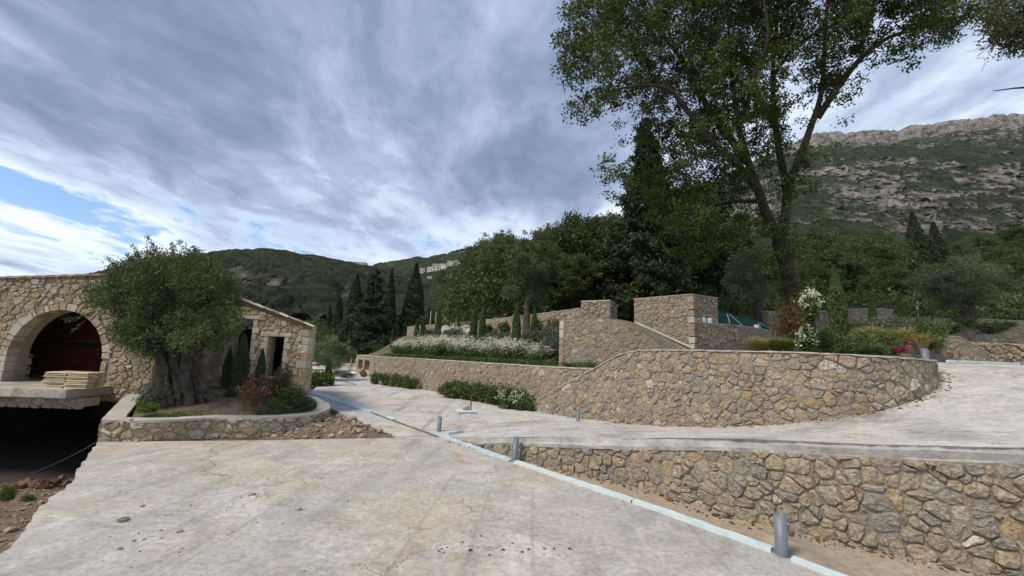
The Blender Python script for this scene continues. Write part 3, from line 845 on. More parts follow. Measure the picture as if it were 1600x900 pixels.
# short wall with the sloping top beside the stair
STOP = [at(*q) for q in ((877, 500, 14.9), (915, 497, 14.6), (958, 499, 14.3), (976, 505, 14.2), (996, 514, 14.1), (1018, 529, 14.0), (1042, 547, 13.9), (1062, 562, 13.85))]
ps = Path([(q[0], q[1], 1.3, q[2]) for q in STOP])
stair = wall_root('stair_wall', 'stone flank wall whose top curves down to the right', ps)
wall_core(stair, ps, 0.35, MORTAR, 0.0)
lay_stones(stair, ps, 0.135, STONE_BED, 14, 0.02, 1, 300, gap=0.006)
for k in range(6):
    V, F = bevel_box_vf((1.86, 14.98, 1.5 + k * 0.3), (0.16, 0.3, 0.28), -0.3, 0.012, 0.004); obj('quoin', V, F, DRESSED if k > 3 else STONE_BED, stair)
# sloping slab behind it
e0 = [tuple(q + np.array([0, .05, .004])) for q in STOP[2:]]
e1 = [tuple(at(*q)) for q in ((962, 498.5, 15.6), (978, 501, 15.6), (993, 505, 15.6), (1020, 517, 15.1), (1050, 530.5, 14.55), (1083, 546, 13.95))]
A = catmull(e0, 0.2); B = catmull(e1, 0.2); n = 24
A = np.stack([np.interp(np.linspace(0, 1, n), np.linspace(0, 1, len(A)), A[:, c]) for c in range(3)], 1); B = np.stack([np.interp(np.linspace(0, 1, n), np.linspace(0, 1, len(B)), B[:, c]) for c in range(3)], 1)
V = np.vstack([A, B, A - (0, 0, .5), B - (0, 0, .5)]); F = []
for i in range(n - 1):
    F += [(i, i + 1, n + i + 1, n + i), (i, 2 * n + i, 2 * n + i + 1, i + 1)]
structure('sloping_path', V, F, simple_mat('weathered_path', (0.13, 0.11, 0.085), (0.24, 0.205, 0.16), 4, 0.95, 0.9, 0.03, 8))

# square stone block above the stair
bc = np.array([6.12, 14.0]); bl = np.array([4.68, 15.75]); br = np.array([7.35, 14.75])
p1 = Path([(bl[0], bl[1], 2.6, 4.13), (bc[0], bc[1], 2.0, 4.17)], smooth=False)
p2 = Path([(bc[0], bc[1], 2.0, 4.17), (br[0], br[1], 2.0, 4.15)], smooth=False)
blk = wall_root('stone_block', 'big square stone block with pale corner standing above the sloping path', p1, 'wall')
back = bl + (br - bc)
V = np.array([(*q, z) for z in (1.9, 4.12) for q in (bl, bc, br, back)])
obj('wall_core', V, [(0, 1, 5, 4), (1, 2, 6, 5), (2, 3, 7, 6), (3, 0, 4, 7), (4, 5, 6, 7)], MORTAR, blk)
lay_stones(blk, p1, 0.135, STONE_BED, 15, 0.02, 1, 180, gap=0.006)
lay_stones(blk, p2, 0.135, STONE_BED, 16, 0.02, 1, 110, gap=0.006)
ctr = (bl + br) / 2
V = np.array([(*(ctr + (q - ctr) * 1.03), z) for z in (4.125, 4.165) for q in (bl, bc, br, back)])
obj('coping', V, [(0, 1, 5, 4), (1, 2, 6, 5), (2, 3, 7, 6), (3, 0, 4, 7), (4, 5, 6, 7), (3, 2, 1, 0)], MORTAR_PALE, blk)
for k in range(9):
    V, F = bevel_box_vf((bc[0] + .01, bc[1] + .03, 2.15 + k * 0.225), (0.2 + 0.05 * (k % 2), 0.2, 0.205), 0.75, 0.012, 0.004); obj('quoin', V, F, DRESSED if k in (2, 5) else STONE_BED, blk)
# pale cement line where the path meets the block
V, F = tube_vf([at(*q) for q in ((993, 504, 15.5), (1020, 516, 15.0), (1050, 529.5, 14.45), (1084, 545, 13.85))], 0.04, 6); obj('cement_fillet', V, F, CEMENT, blk)

# wall running on to the right from the block
p3 = Path([(6.3, 14.05, 2.0, 3.18), (8.4, 15.2, 2.0, 3.2), (11.0, 17.6, 2.0, 3.22), (13.0, 19.6, 2.0, 3.22)])
w3 = wall_root('garden_wall', 'stone garden wall behind the grasses carrying the green netting fence', p3)
wall_core(w3, p3, 0.3, MORTAR, 0.03, CEMENT)
lay_stones(w3, p3, 0.15, STONE_BED, 17, 0.022, 1, 300, gap=0.007)

# upper wall behind the planted slope, with its pillar
pu = Path([(-9.5, 38.5, 2.0, 3.75), (-7.3, 35.2, 2.0, 3.78), (-5.0, 31.8, 2.0, 3.8), (0.0, 22.8, 2.3, 3.8), (2.9, 17.2, 2.4, 3.85)])
up = wall_root('garden_wall', 'upper stone wall curving behind the cypress saplings on the slope', pu)
wall_core(up, pu, 0.4, MORTAR, 0.03, CEMENT)
lay_stones(up, pu, 0.23, STONE_BED, 18, 0.026, 1, 0, joined=True, gap=0.014)
pp = Path([(2.86, 17.0, 2.4, 4.12), (3.95, 16.55, 2.4, 4.15)], smooth=False)
pp2 = Path([(3.95, 16.55, 2.4, 4.15), (4.25, 17.0, 2.4, 4.15)], smooth=False)
pil = wall_root('stone_pillar', 'square stone pillar at the near end of the upper wall', pp)
V, F = join([pp.loft(0, -0.7, pp.zb, lambda s: pp.zt(s) - .03)]); obj('wall_core', V, F, MORTAR, pil)
lay_stones(pil, pp, 0.165, STONE_BED, 19, 0.024, 1, 200, gap=0.010); lay_stones(pil, pp2, 0.165, STONE_BED, 20, 0.024, 1, 60, gap=0.010)
V, F = pp.loft(0.03, -0.73, lambda s: pp.zt(s) - .02, lambda s: pp.zt(s) + .03); obj('coping', V, F, CEMENT, pil)
V, F = box_vf((4.15, 17.1, 3.2), (0.35, 0.5, 1.5), -0.4); obj('step_block', V, F, STONE_BED, pil)

# far curved wall on the right terrace
pf = Path([(q[0], q[1], 2.2, q[2]) for q in (at(1198, 487, 21.5), at(1250, 489, 22), at(1300, 486, 21.6), at(1350, 483, 21.0), at(1388, 484, 20.8), at(1396, 485, 22.0))])
fw = wall_root('garden_wall', 'curved stone wall standing behind the flowering right terrace', pf)
wall_core(fw, pf, 0.35, MORTAR, 0.04, CEMENT)
lay_stones(fw, pf, 0.28, STONE_BED, 21, 0.03, 1, 0, joined=True, gap=0.02)

# low walls at the back right of the ramp
pr = Path([(13.2, 14.2, 2.0, 2.42), (15.2, 14.6, 2.0, 2.42)], smooth=False)
rw = wall_root('garden_wall', 'very low stone wall behind the grey pipe at the top of the ramp', pr)
wall_core(rw, pr, 0.3, MORTAR); lay_stones(rw, pr, 0.16, STONE_BED, 22, 0.025, 1, 0, joined=True)
pt = Path([(15.1, 14.7, 2.0, 3.05), (16.0, 14.9, 2.0, 3.07), (16.8, 15.1, 2.0, 2.78), (17.6, 15.3, 2.0, 2.42), (18.1, 15.4, 2.0, 2.1)], smooth=False)
tw = wall_root('stair_wall', 'small stone wall with slanted top beside the dry stone wall', pt)
wall_core(tw, pt, 0.4, STONE_BED, 0.03, CEMENT); lay_stones(tw, pt, 0.24, STONE_BED, 23, 0.02, 1, 100, gap=0.015)
py_ = Path([(16.9, 16.2, 2.0, 3.0), (20.0, 16.4, 2.0, 3.0), (25.0, 16.6, 2.0, 3.0)], smooth=False)
dw = wall_root('dry_stone_wall', 'pale dry stone wall of rounded stones at the right edge', py_)
wall_core(dw, py_, 0.4, MORTAR_PALE); lay_stones(dw, py_, 0.21, STONE_PALE, 24, 0.06, 1, 200, gap=0.03)
pz = Path([(20.0, 22.0, 2.4, 4.35), (24.0, 22.0, 2.4, 4.5), (30.0, 22.0, 2.4, 4.5)], smooth=False)
zw = wall_root('garden_wall', 'plain stone terrace wall below the right olive tree', pz)
wall_core(zw, pz, 0.4, MORTAR, 0.03, CEMENT); lay_stones(zw, pz, 0.26, STONE_BED, 25, 0.03, 1, 0, joined=True)

# ------------------------------------------------------------------ left building
def prism(outline, y0, y1):
    """outline in (x,z), extruded along y"""
    n = len(outline); V = [(x, y0, z) for x, z in outline] + [(x, y1, z) for x, z in outline]
    return np.array(V, float), [tuple(range(n)), tuple(range(2 * n - 1, n - 1, -1))] + [(i, i + n, (i + 1) % n + n, (i + 1) % n) for i in range(n)]


FLOOR = 0.79
AX, AR, ASP = -12.0, 1.27, 1.46           # arch centre, radius, springing height
XR = float(at(240, 590, BUILD_Y)[0])       # right end of the arched wall
house = thing('stone_house', 'unfinished stone house with a round arch and two tall dark windows', 'house', (-11.5, BUILD_Y, FLOOR))
XL = -17.0


def topz(x):
    return 3.42 + (x + 15) * 0.065


arc = [(AX + AR * math.cos(t), ASP + AR * math.sin(t)) for t in np.linspace(math.pi, 0, 25)]
outl = [(XL, FLOOR - .4), (AX - AR, FLOOR - .4)] + arc + [(AX + AR, FLOOR - .4), (XR, FLOOR - .4), (XR, topz(XR)), (XL, topz(XL))]
V, F = prism(outl, BUILD_Y, BUILD_Y + 0.5); obj('front_wall', V, F, MORTAR_PALE, house)
pa = Path([(XL, BUILD_Y, FLOOR - .35, topz(XL)), (XR, BUILD_Y, FLOOR - .35, topz(XR))], smooth=False)
RING = 0.15
lay_stones(house, pa, 0.155, STONE_PALE, 31, 0.028, 1, 300, gap=0.010, stretch=1.25, s_range=(2.4, pa.L), openings=[('arch', AX - XL, ASP, AR + RING, FLOOR - .5)])
# dressed arch stones
rg = np.random.default_rng(4)
ang = np.linspace(0, math.pi, 22) + np.concatenate([[0], rg.normal(0, .035, 20), [0]])
for a0, a1 in zip(ang[:-1], ang[1:]):
    ro = AR + RING * rg.uniform(0.7, 1.55); g = 0.012; q = []
    for y in (BUILD_Y - 0.035, BUILD_Y + 0.25):
        for (r_, a_) in ((AR - .012, a0 + g), (ro, a0 + g), (ro, a1 - g), (AR - .012, a1 - g)):
            q.append((AX + r_ * math.cos(a_), y, ASP + r_ * math.sin(a_)))
    obj('arch_stone', np.array(q), [(0, 3, 2, 1), (0, 1, 5, 4), (1, 2, 6, 5), (2, 3, 7, 6), (3, 0, 4, 7)], DRESSED if rg.random() < .35 else STONE_PALE, house)
for sx in (-1, 1):
    z = FLOOR
    while z < ASP - 0.1:
        h = min(rg.uniform(0.17, 0.27), ASP - z); w = RING * rg.uniform(0.7, 1.3)
        V, F = bevel_box_vf((AX + sx * (AR + w / 2 - .012), BUILD_Y + .1, z + h / 2), (w, 0.27, h - .016), 0, 0.012, 0.003); obj('jamb_stone', V, F, DRESSED if rg.random() < .4 else STONE_PALE, house); z += h
# deep stone reveal on the left of the arch
pv = Path([(AX - AR - .02, BUILD_Y + .26, FLOOR, 1.5), (AX - AR - .02, BUILD_Y + .62, FLOOR, 1.5)], smooth=False)
lay_stones(house, pv, 0.2, STONE_PALE, 32, 0.025, 1, 60, gap=0.014)
# room: brick back wall in courses, concrete band, ceiling, floor
BY = BUILD_Y + 2.6
bricks = []; z = FLOOR + 0.012; row = 0
while z < 3.0:
    if abs(z - 1.78) > 0.07:
        x = -15.5 + (0.15 if row % 2 else 0)
        while x < -9.6:
            bricks.append(box_vf((x + .14, BY + rg.uniform(-.004, .004), z + .045), (0.272, 0.1, 0.088))); x += 0.285
    z += 0.1; row += 1
V, F = join(bricks); tag(obj('brickwork', V, F, BRICK, house), kind='stuff')
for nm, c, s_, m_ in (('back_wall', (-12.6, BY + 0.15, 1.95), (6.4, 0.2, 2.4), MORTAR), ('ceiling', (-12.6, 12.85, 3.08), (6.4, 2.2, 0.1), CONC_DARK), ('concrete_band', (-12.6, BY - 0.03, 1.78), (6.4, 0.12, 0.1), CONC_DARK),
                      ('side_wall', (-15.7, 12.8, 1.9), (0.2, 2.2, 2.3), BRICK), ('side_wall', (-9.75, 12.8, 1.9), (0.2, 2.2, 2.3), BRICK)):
    V, F = box_vf(c, s_); obj(nm, V, F, m_, house)
V, F = box_vf((-13.2, 14.75, 0.595), (7.6, 6.9, 0.37)); obj('floor_slab', V, F, CONC_FLOOR, house)
V, F = box_vf(((XR - 10.25) / 2, 11.45, -0.5), (XR + 10.25, 0.4, 1.78)); obj('foundation', V, F, MORTAR_PALE, house)
V, F = bevel_box_vf((-13.7, 10.65, 0.68), (6.7, 1.2, 0.22), 0, 0.02, 0.004); obj('balcony_slab', V, F, CONC_FLOOR, house)
pli = Path([(-17, 10.35, 0.36, 0.565), (-10.2, 10.35, 0.36, 0.565)], smooth=False)
V, F = pli.loft(0, -0.4, pli.zb, lambda s: pli.zt(s) - .003); obj('lintel_beam', V, F, MORTAR_PALE, house)
lay_stones(house, pli, 0.17, STONE_PALE, 33, 0.02, 1, 40, gap=0.014, s_range=(2.8, 6.8), stretch=1.6)
# basement
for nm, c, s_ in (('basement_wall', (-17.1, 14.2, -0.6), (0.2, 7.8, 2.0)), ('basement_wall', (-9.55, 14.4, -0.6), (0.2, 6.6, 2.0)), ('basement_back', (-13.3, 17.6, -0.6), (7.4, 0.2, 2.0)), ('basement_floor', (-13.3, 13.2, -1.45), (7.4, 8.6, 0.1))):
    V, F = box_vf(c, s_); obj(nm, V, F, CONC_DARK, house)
# roof edge of the arched wing
x = XL + 2.2; k = 0
while x < XR + .1:
    th = np.linspace(math.pi, 0, 7); r_ = 0.10
    prof = [(x + 0.19 + 0.19 * math.cos(t), topz(x) + 0.02 + 0.055 * math.sin(t)) for t in th]
    V = np.array([(px_, BUILD_Y - .08, pz_) for px_, pz_ in prof] + [(px_, BUILD_Y + .5, pz_ + .10) for px_, pz_ in prof]); n = len(prof)
    obj('roof_tile', V, [(i, i + 1, i + 1 + n, i + n) for i in range(n - 1)] + [tuple(range(n))[::-1]], TERRA, house); x += 0.365; k += 1
V = np.array([(XL, BUILD_Y + .4, topz(XL) + .0), (XR, BUILD_Y + .4, topz(XR)), (XR, BUILD_Y + 3, topz(XR) + .5), (XL, BUILD_Y + 3, topz(XL) + .5), (XL, BUILD_Y + .4, topz(XL) - .1), (XR, BUILD_Y + .4, topz(XR) - .1), (XR, BUILD_Y + 3, topz(XR) + .4), (XL, BUILD_Y + 3, topz(XL) + .4)])
obj('roof', V, [(0, 1, 2, 3), (7, 6, 5, 4), (0, 4, 5, 1), (1, 5, 6, 2), (2, 6, 7, 3), (3, 7, 4, 0)], TERRA, house)

# gabled wing to the right of it
WY = 12.6
wr = at(468, 600, WY); we = at(484, 513, WY); wt = at(365, 468, WY); xr = float(we[0]); ze = float(we[2]); sl = (wt[2] - we[2]) / (wt[0] - we[0])
xl = XR - 0.3
wz = lambda x: ze + (x - xr) * sl
w2 = (float(at(416, 560, WY)[0]), float(at(442, 560, WY)[0]), float(at(415, 588, WY)[2]), float(at(425, 526, WY)[2]))
w1 = (float(at(356, 560, WY)[0]), float(at(390, 560, WY)[0]), float(at(360, 584, WY)[2]), float(at(385, 499, WY)[2]))
ws = [(xl, w1[0], None), (w1[0], w1[1], w1), (w1[1], w2[0], None), (w2[0], w2[1], w2), (w2[1], xr, None)]
pcs = []
for a, b, w in ws:
    if w is None:
        pcs.append(prism([(a, 0.2), (b, 0.2), (b, wz(b)), (a, wz(a))], WY, WY + .4))
    else:
        pcs.append(prism([(a, 0.2), (b, 0.2), (b, w[2]), (a, w[2])], WY, WY + .4)); pcs.append(prism([(a, w[3]), (b, w[3]), (b, wz(b)), (a, wz(a))], WY, WY + .4))
V, F = join(pcs); obj('wing_wall', V, F, MORTAR_PALE, house)
pw = Path([(xl, WY, 0.3, wz(xl)), (xr, WY, 0.3, wz(xr))], smooth=False)
fr = 0.13
ops = [('rect', w[0] - xl - fr, w[1] - xl + fr, w[2] - .1, w[3] + .14) for w in (w1, w2)]
lay_stones(house, pw, 0.135, STONE_PALE, 34, 0.022, 1, 300, gap=0.010, openings=ops, s_range=(0.5, pw.L - .2), stretch=1.2)
for w in (w1, w2):
    for (x_, sg) in ((w[0], -1), (w[1], 1)):
        z = w[2]; k = 0
        while z < w[3] - .02:
            h = min(0.2, w[3] - z); ww = fr if k % 2 else fr * 1.5
            V, F = bevel_box_vf((x_ + sg * ww / 2, WY + .08, z + h / 2), (ww, 0.24, h - .012), 0, .01, .003); obj('jamb_stone', V, F, DRESSED, house); z += h; k += 1
    V, F = bevel_box_vf(((w[0] + w[1]) / 2, WY + .08, w[3] + .065), (w[1] - w[0] + .4, 0.25, .12), 0, .01, .002); obj('lintel', V, F, DRESSED, house)
    V, F = bevel_box_vf(((w[0] + w[1]) / 2, WY + .06, w[2] - .04), (w[1] - w[0] + .2, 0.32, .07), 0, .01, .002); obj('sill', V, F, DRESSED, house)
V, F = bevel_box_vf(((w2[0] + w2[1]) / 2, WY - .01, w2[3] + .11), (.15, 0.12, .2), 0, .01, .002); obj('keystone', V, F, DRESSED, house)
z = 0.4; k = 0
while z < wz(xr) - .1:
    h = min(rg.uniform(.18, .26), wz(xr) - .02 - z); ww = .2 if k % 2 else .3
    V, F = bevel_box_vf((xr - ww / 2 + .015, WY + .12, z + h / 2), (ww, .3, h - .012), 0, .01, .003); obj('quoin', V, F, DRESSED if k % 3 == 1 else STONE_PALE, house); z += h; k += 1
# wing side (set back to the left), room behind the windows, roof
V = np.array([(xr, WY + .38, .2), (xr, WY + .38, wz(xr)), (xr - 2.6, WY + 5, wz(xr)), (xr - 2.6, WY + 5, .2), (xr - .25, WY + .38, .2), (xr - .25, WY + .38, wz(xr)), (xr - 2.85, WY + 5, wz(xr)), (xr - 2.85, WY + 5, .2)])
obj('side_wall', V, [(0, 1, 2, 3), (7, 6, 5, 4), (0, 4, 5, 1), (1, 5, 6, 2), (2, 6, 7, 3)], MORTAR_PALE, house)
psw = Path([(xr, WY + .38, .3, wz(xr)), (xr - 2.6, WY + 5, .3, wz(xr))], smooth=False)
lay_stones(house, psw, 0.15, STONE_PALE, 35, 0.022, 1, 0, joined=True, gap=0.01)
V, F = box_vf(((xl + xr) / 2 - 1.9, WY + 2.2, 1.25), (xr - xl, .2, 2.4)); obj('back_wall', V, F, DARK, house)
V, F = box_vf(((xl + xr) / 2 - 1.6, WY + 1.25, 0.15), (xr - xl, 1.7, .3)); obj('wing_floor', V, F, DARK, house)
ra = (xl - .4, wz(xl - .4)); rb = (xr + .12, wz(xr + .12))
V = np.array([(ra[0], WY - .06, ra[1] + .01), (rb[0], WY - .06, rb[1] + .01), (rb[0] - 2.8, WY + 5, rb[1] + .01), (ra[0] - 2.8, WY + 5, ra[1] + .01)]); V = np.vstack([V, V + (0, 0, .07)])
obj('wing_roof', V, [(3, 2, 1, 0), (4, 5, 6, 7), (0, 1, 5, 4), (1, 2, 6, 5), (2, 3, 7, 6), (3, 0, 4, 7)], TERRA, house)
nn = 16
for i in range(nn):
    a = np.array(ra) + (np.array(rb) - np.array(ra)) * i / nn; b = np.array(ra) + (np.array(rb) - np.array(ra)) * (i + 1.12) / nn
    th = np.linspace(0, math.pi, 6); yy = WY - .02 - .09 * np.cos(th); zz = .05 * np.sin(th) + .082
    V = np.array([(a[0], y_, a[1] + z_ + .018) for y_, z_ in zip(yy, zz)] + [(b[0], y_, b[1] + z_) for y_, z_ in zip(yy, zz)]); n = 6
    obj('verge_tile', V, [(j, j + n, j + 1 + n, j + 1) for j in range(n - 1)] + [tuple(range(n, 2 * n))], TERRA if i % 3 else DRESSED, house)
# boards leaning inside the right window
for k in range(5):
    V, F = box_vf((w2[1] - .1 - k * .055, WY + .55 + .02 * k, w2[2] + .55), (.045, .03, 1.25)); tag(obj('leaning_board', V, F, WOOD), ['tallest wooden board', 'second wooden board', 'middle wooden board', 'fourth wooden board', 'last wooden board'][k] + ' leaning inside the right window of the stone house', 'board', 'boards leaning in the window')

# stacks of sawn boards on the balcony
for j, (cx, lab) in enumerate(((float(at(100, 595, 10.45)[0]), 'left stack of pale sawn boards on the concrete balcony'), (float(at(131, 596, 10.4)[0]), 'right stack of pale sawn boards on the concrete balcony'))):
    st = thing('board_stack', lab, 'board stack', (cx, 10.45, FLOOR), 'board stacks on the balcony')
    for k in range(9):
        for q in range(2):
            V, F = box_vf((cx + rg.uniform(-.03, .03), 10.33 + q * .25 + rg.uniform(-.02, .02), FLOOR + .022 + k * .043), (0.50 + rg.uniform(-.06, .06), .2, .03), rg.uniform(-.06, .06)); obj('board', V, F, WOOD, st)

# ------------------------------------------------------------------ planter with the old olive
pq = Path([(-9.8, 11.05, -1.4, 0.60), (-8.08, 8.66, -0.6, 0.42)], smooth=False)
fp = [(-8.08, 8.66, -.02, .42), (-7.2, 8.85, -.02, .41)] + [(*on_z(px_, py_, z_)[:2], -.02, z_) for px_, py_, z_ in ((330, 652, .38), (400, 652, .375), (450, 650, .37), (490, 646, .365), (510, 640, .37), (513, 632, .40), (497, 623, .46), (476, 612, .55))]
pf1 = Path(fp)
plant = wall_root('planter_wall', 'low curved stone planter wall around the old olive tree', pf1, 'planter')
for p_, sd in ((pq, 41), (pf1, 42)):
    V, F = p_.loft(0, -.28, lambda s: p_.zb(s) - .2, lambda s: p_.zt(s) - .055); obj('wall_core', V, F, MORTAR_PALE, plant)
    V, F = p_.loft(0.035, -.31, lambda s: p_.zt(s) - .05, lambda s: p_.zt(s)); V = V + rg.normal(0, .003, V.shape); obj('coping', V, F, CEMENT, plant)
    lay_stones(plant, p_, 0.145, STONE_PALE, sd, 0.028, 1, 150, gap=0.011, stretch=1.4)
ring = [pf1.world(s, float(pf1.zt(s)) - .06, -.29) for s in np.linspace(0.3, pf1.L, 40)] + [np.array((xr - .1, WY + .01, .68)), np.array((XR, WY + .01, .72)), np.array((XR, 11.21, .70)), np.array((-9.4, 11.0, .52))]
cen = np.array([-6.9, 10.6, .60]); R1 = np.array(ring); n = len(R1)
V = [cen]; 
for f in (0.33, 0.66, 1.0):
    for p_ in R1: 
        q_ = cen + (p_ - cen) * f; q_[2] += 0 if f == 1 else rg.normal(0, .025); V.append(q_)
F = [(0, 1 + i, 1 + (i + 1) % n) for i in range(n)]
for k in range(2): F += [(1 + k * n + i, 1 + (k + 1) * n + i, 1 + (k + 1) * n + (i + 1) % n, 1 + k * n + (i + 1) % n) for i in range(n)]
obj('soil', np.array(V), F, SOIL, plant, True)

# dirt heap between planter and road
mx, my = np.meshgrid(np.arange(-6.2, -2.2, .07), np.arange(8.9, 12.4, .07))
def inside_dist(x, y):
    P = [(-6.1, 9.0), (-2.5, 9.90), (-4.2, 11.75), (-4.6, 11.5), (-4.4, 10.6), (-4.9, 9.9)]
    l1 = (y - 9.0) - .25 * (x + 6.1); l2 = -(y - 9.90) - 1.09 * (x + 2.5)
    return np.minimum(np.minimum(l1 / 1.03, l2 / 1.48), (x + 5.35) * .55)
dd = inside_dist(mx, my)
hz = -.05 + .34 * np.clip(dd / 1.0, 0, 1) ** .8 + (fbm(mx * 3, my * 3, 4, 5) - .5) * .14
hz[dd < -.05] = -.2
ny_, nx_ = mx.shape; i = np.arange((ny_ - 1) * (nx_ - 1)); r_ = i // (nx_ - 1); c_ = i % (nx_ - 1); a = r_ * nx_ + c_
Q = np.stack([a, a + 1, a + nx_ + 1, a + nx_], 1); Q = Q[(hz.ravel()[Q] > -.19).any(1)]
structure('dirt_heap', np.stack([mx, my, hz], -1).reshape(-1, 3), Q, DIRT, True)


def pebble_vf(c, r, rng, flat=.7):
    bm = bmesh.new(); bmesh.ops.create_icosphere(bm, subdivisions=1, radius=1.0)
    V = np.array([v.co[:] for v in bm.verts]); F = [tuple(v.index for v in f.verts) for f in bm.faces]; bm.free()
    V = V * (1 + rng.normal(0, .16, (len(V), 1))) * np.array([rng.uniform(.8, 1.3), rng.uniform(.7, 1.1), flat * rng.uniform(.7, 1.2)]) * r
    t = rng.uniform(0, 6.28); R = np.array([[math.cos(t), -math.sin(t), 0], [math.sin(t), math.cos(t), 0], [0, 0, 1]])
    return V @ R.T + np.asarray(c), F


def scatter(name, pts, rr, mat, seed, flat=.7):
    rng = np.random.default_rng(seed); V, F = join([pebble_vf((x, y, z + r * .3), r, rng, flat) for (x, y, z), r in zip(pts, rr)])
    return tag(obj(name, V, F, mat), kind='stuff')


rubm = simple_mat('rubble_stone', (0.20, 0.155, 0.105), (0.38, 0.315, 0.235), 9, .95, .6, .01, rnd=.3)
pts = []
while len(pts) < 750:
    x, y = rg.uniform(-6, -2.4), rg.uniform(9, 11.9); d = inside_dist(x, y)
    if d > -.02: 
        ix = int((x + 6.2) / .07); iy = int((y - 8.9) / .07); pts.append((x, y, hz[min(iy, ny_ - 1), min(ix, nx_ - 1)]))
tag(scatter('loose_rubble', pts, rg.gamma(1.4, .015, len(pts)) + .008, rubm, 6), 'loose stones strewn over the dirt heap by the planter', 'rubble')
def bank_z(x, y):
    i_ = np.argmin((_x - x) ** 2 + (_gy - y) ** 2); return float(_z.ravel()[i_])


# debris in the pit and along the broken slab edge
pts = []
for _ in range(1500):
    y = rg.uniform(2.6, 8.3); e = np.interp(y, [p[1] for p in SLAB_EDGE], [p[0] for p in SLAB_EDGE]); x = e - abs(rg.normal(0, 1.0)) - .05
    pts.append((x, y, bank_z(x, y)))
tag(scatter('loose_stones', pts, rg.gamma(1.3, .0075, len(pts)) + .005, rubm, 8), 'small stones lying in the dirt left of the slab', 'stones')
pts = []; bk = []
for _ in range(110):
    p = on_z(rg.normal(52, 30), rg.normal(756, 8), -0.85); x, y = p[0], p[1]
    z = bank_z(x, y) + abs(rg.normal(0, .07))
    bk.append(bevel_box_vf((0, 0, 0), rg.uniform(.04, .13, 3), 0, .010, .006)); R = np.array(Matrix.Rotation(rg.uniform(0, 3), 3, Vector(rg.normal(0, 1, 3)))); bk[-1] = (bk[-1][0] @ R.T + (x, y, z), bk[-1][1])
V, F = join(bk); o = obj('brick_rubble', V, F, simple_mat('dusty_brick', (0.11, 0.055, 0.042), (0.22, 0.135, 0.105), 6, .95, .5, .01, rnd=.3)); tag(o, 'heap of broken reddish bricks at the mouth of the dark basement', 'rubble', kind='stuff')

# ------------------------------------------------------------------ pipes, strips and small things on the concrete
def pipe(px_, py_, h, r, label, z=0.0, lean=(0, 0)):
    b = on_z(px_, py_, z); n = 20; th = np.linspace(0, 2 * math.pi, n, endpoint=False); V = []
    for rad, zz in ((r, -.05), (r, h), (r * .86, h - .002), (r * .86, -.04)):
        for t in th: V.append((b[0] + rad * math.cos(t) + lean[0] * max(zz, 0), b[1] + rad * math.sin(t) + lean[1] * max(zz, 0), b[2] + zz + (.006 * math.sin(t * 2 + px_) if zz > 0 else 0)))
    F = [(k * n + i, k * n + (i + 1) % n, (k + 1) * n + (i + 1) % n, (k + 1) * n + i) for k in range(3) for i in range(n)] + [tuple(3 * n + i for i in range(n))]
    o = obj('drain_pipe', np.array(V), F, PVC, None, False); 
    for p_ in o.data.polygons: p_.use_smooth = len(p_.vertices) == 4 
    return tag(o, label, 'pipe', 'grey pipe stubs')


pipe(1222, 868, .42, .062, 'upright grey plastic pipe stub nearest the viewer, in the foam joint')
pipe(803, 721, .44, .055, 'grey plastic pipe stub leaning a little, midway along the foam joint', lean=(.08, 0))
pipe(686, 674, .36, .055, 'grey plastic pipe stub at the far end of the foam joint')
pipe(903, 663, .36, .05, 'thin grey pipe stub standing at the foot of the curved wall', 0.06)
b_ = at(1446, 562, 9.2)
pipe(1446, 563, .31, .078, 'thick grey pipe stub at the top of the ramp by the curved wall', float(b_[2]) - 0.0)
pipe(707, 622, .42, .06, 'short grey pipe among the shrubs below the bed wall')


def strip(name, a, b, w, h, mat, label, z=0.0, cat='foam strip', grp='pale blue foam strips in the joint'):
    a = np.array(a[:2]); b = np.array(b[:2]); n = max(4, int(np.linalg.norm(b - a) / .12)); r2 = np.random.default_rng(int(abs(a[0]) * 100))
    t = np.linspace(0, 1, n)[:, None]; L = a + (b - a) * t; T = (b - a) / np.linalg.norm(b - a); N = np.array([T[1], -T[0]]); wob = r2.normal(0, .006, (n, 1))
    rows = [(-w / 2, -.03), (-w / 2, h), (w / 2, h), (w / 2, -.03)]
    V = np.stack([np.column_stack([L + N * (o + wob), np.full(n, z + dz) + r2.normal(0, .003, n)]) for o, dz in rows], 1).reshape(-1, 3)
    F = [(i * 4 + j, (i + 1) * 4 + j, (i + 1) * 4 + (j + 1) % 4, i * 4 + (j + 1) % 4) for i in range(n - 1) for j in range(4)] + [(0, 1, 2, 3), tuple((n - 1) * 4 + j for j in (3, 2, 1, 0))]
    return tag(obj(name, V, F, mat), label, cat, grp)


strip('foam_strip', on_z(1238, 876), on_z(1330, 910), .085, .035, FOAM, 'short foam strip in front of the nearest pipe at the bottom edge')
strip('foam_strip', on_z(992, 785), on_z(1207, 862), .10, .045, FOAM, 'longest near foam strip ending at the nearest pipe')
strip('foam_strip', on_z(806, 723), on_z(989, 784), .11, .04, FOAM, 'pale foam strip starting beside the leaning pipe')
strip('foam_strip', on_z(694, 683), on_z(798, 721), .12, .035, FOAM_BLUE, 'blue foam strip between the two far pipes of the joint')
strip('foam_strip', on_z(700, 678, .02), on_z(722, 672, .06), .07, .03, FOAM_BLUE, 'blue foam strip along the start of the kerb', .03)
strip('foam_strip', on_z(487, 613), on_z(512, 622), .30, .02, FOAM_BLUE, 'blue board at the far end of the road edge by the house', .006)
strip('foam_strip', on_z(513, 622.5), on_z(540, 631), .26, .02, FOAM_BLUE, 'blue board second from the house along the road edge', .006)
strip('foam_strip', on_z(541, 631), on_z(578, 644), .24, .02, FOAM_BLUE, 'blue board third from the house along the road edge', .006)
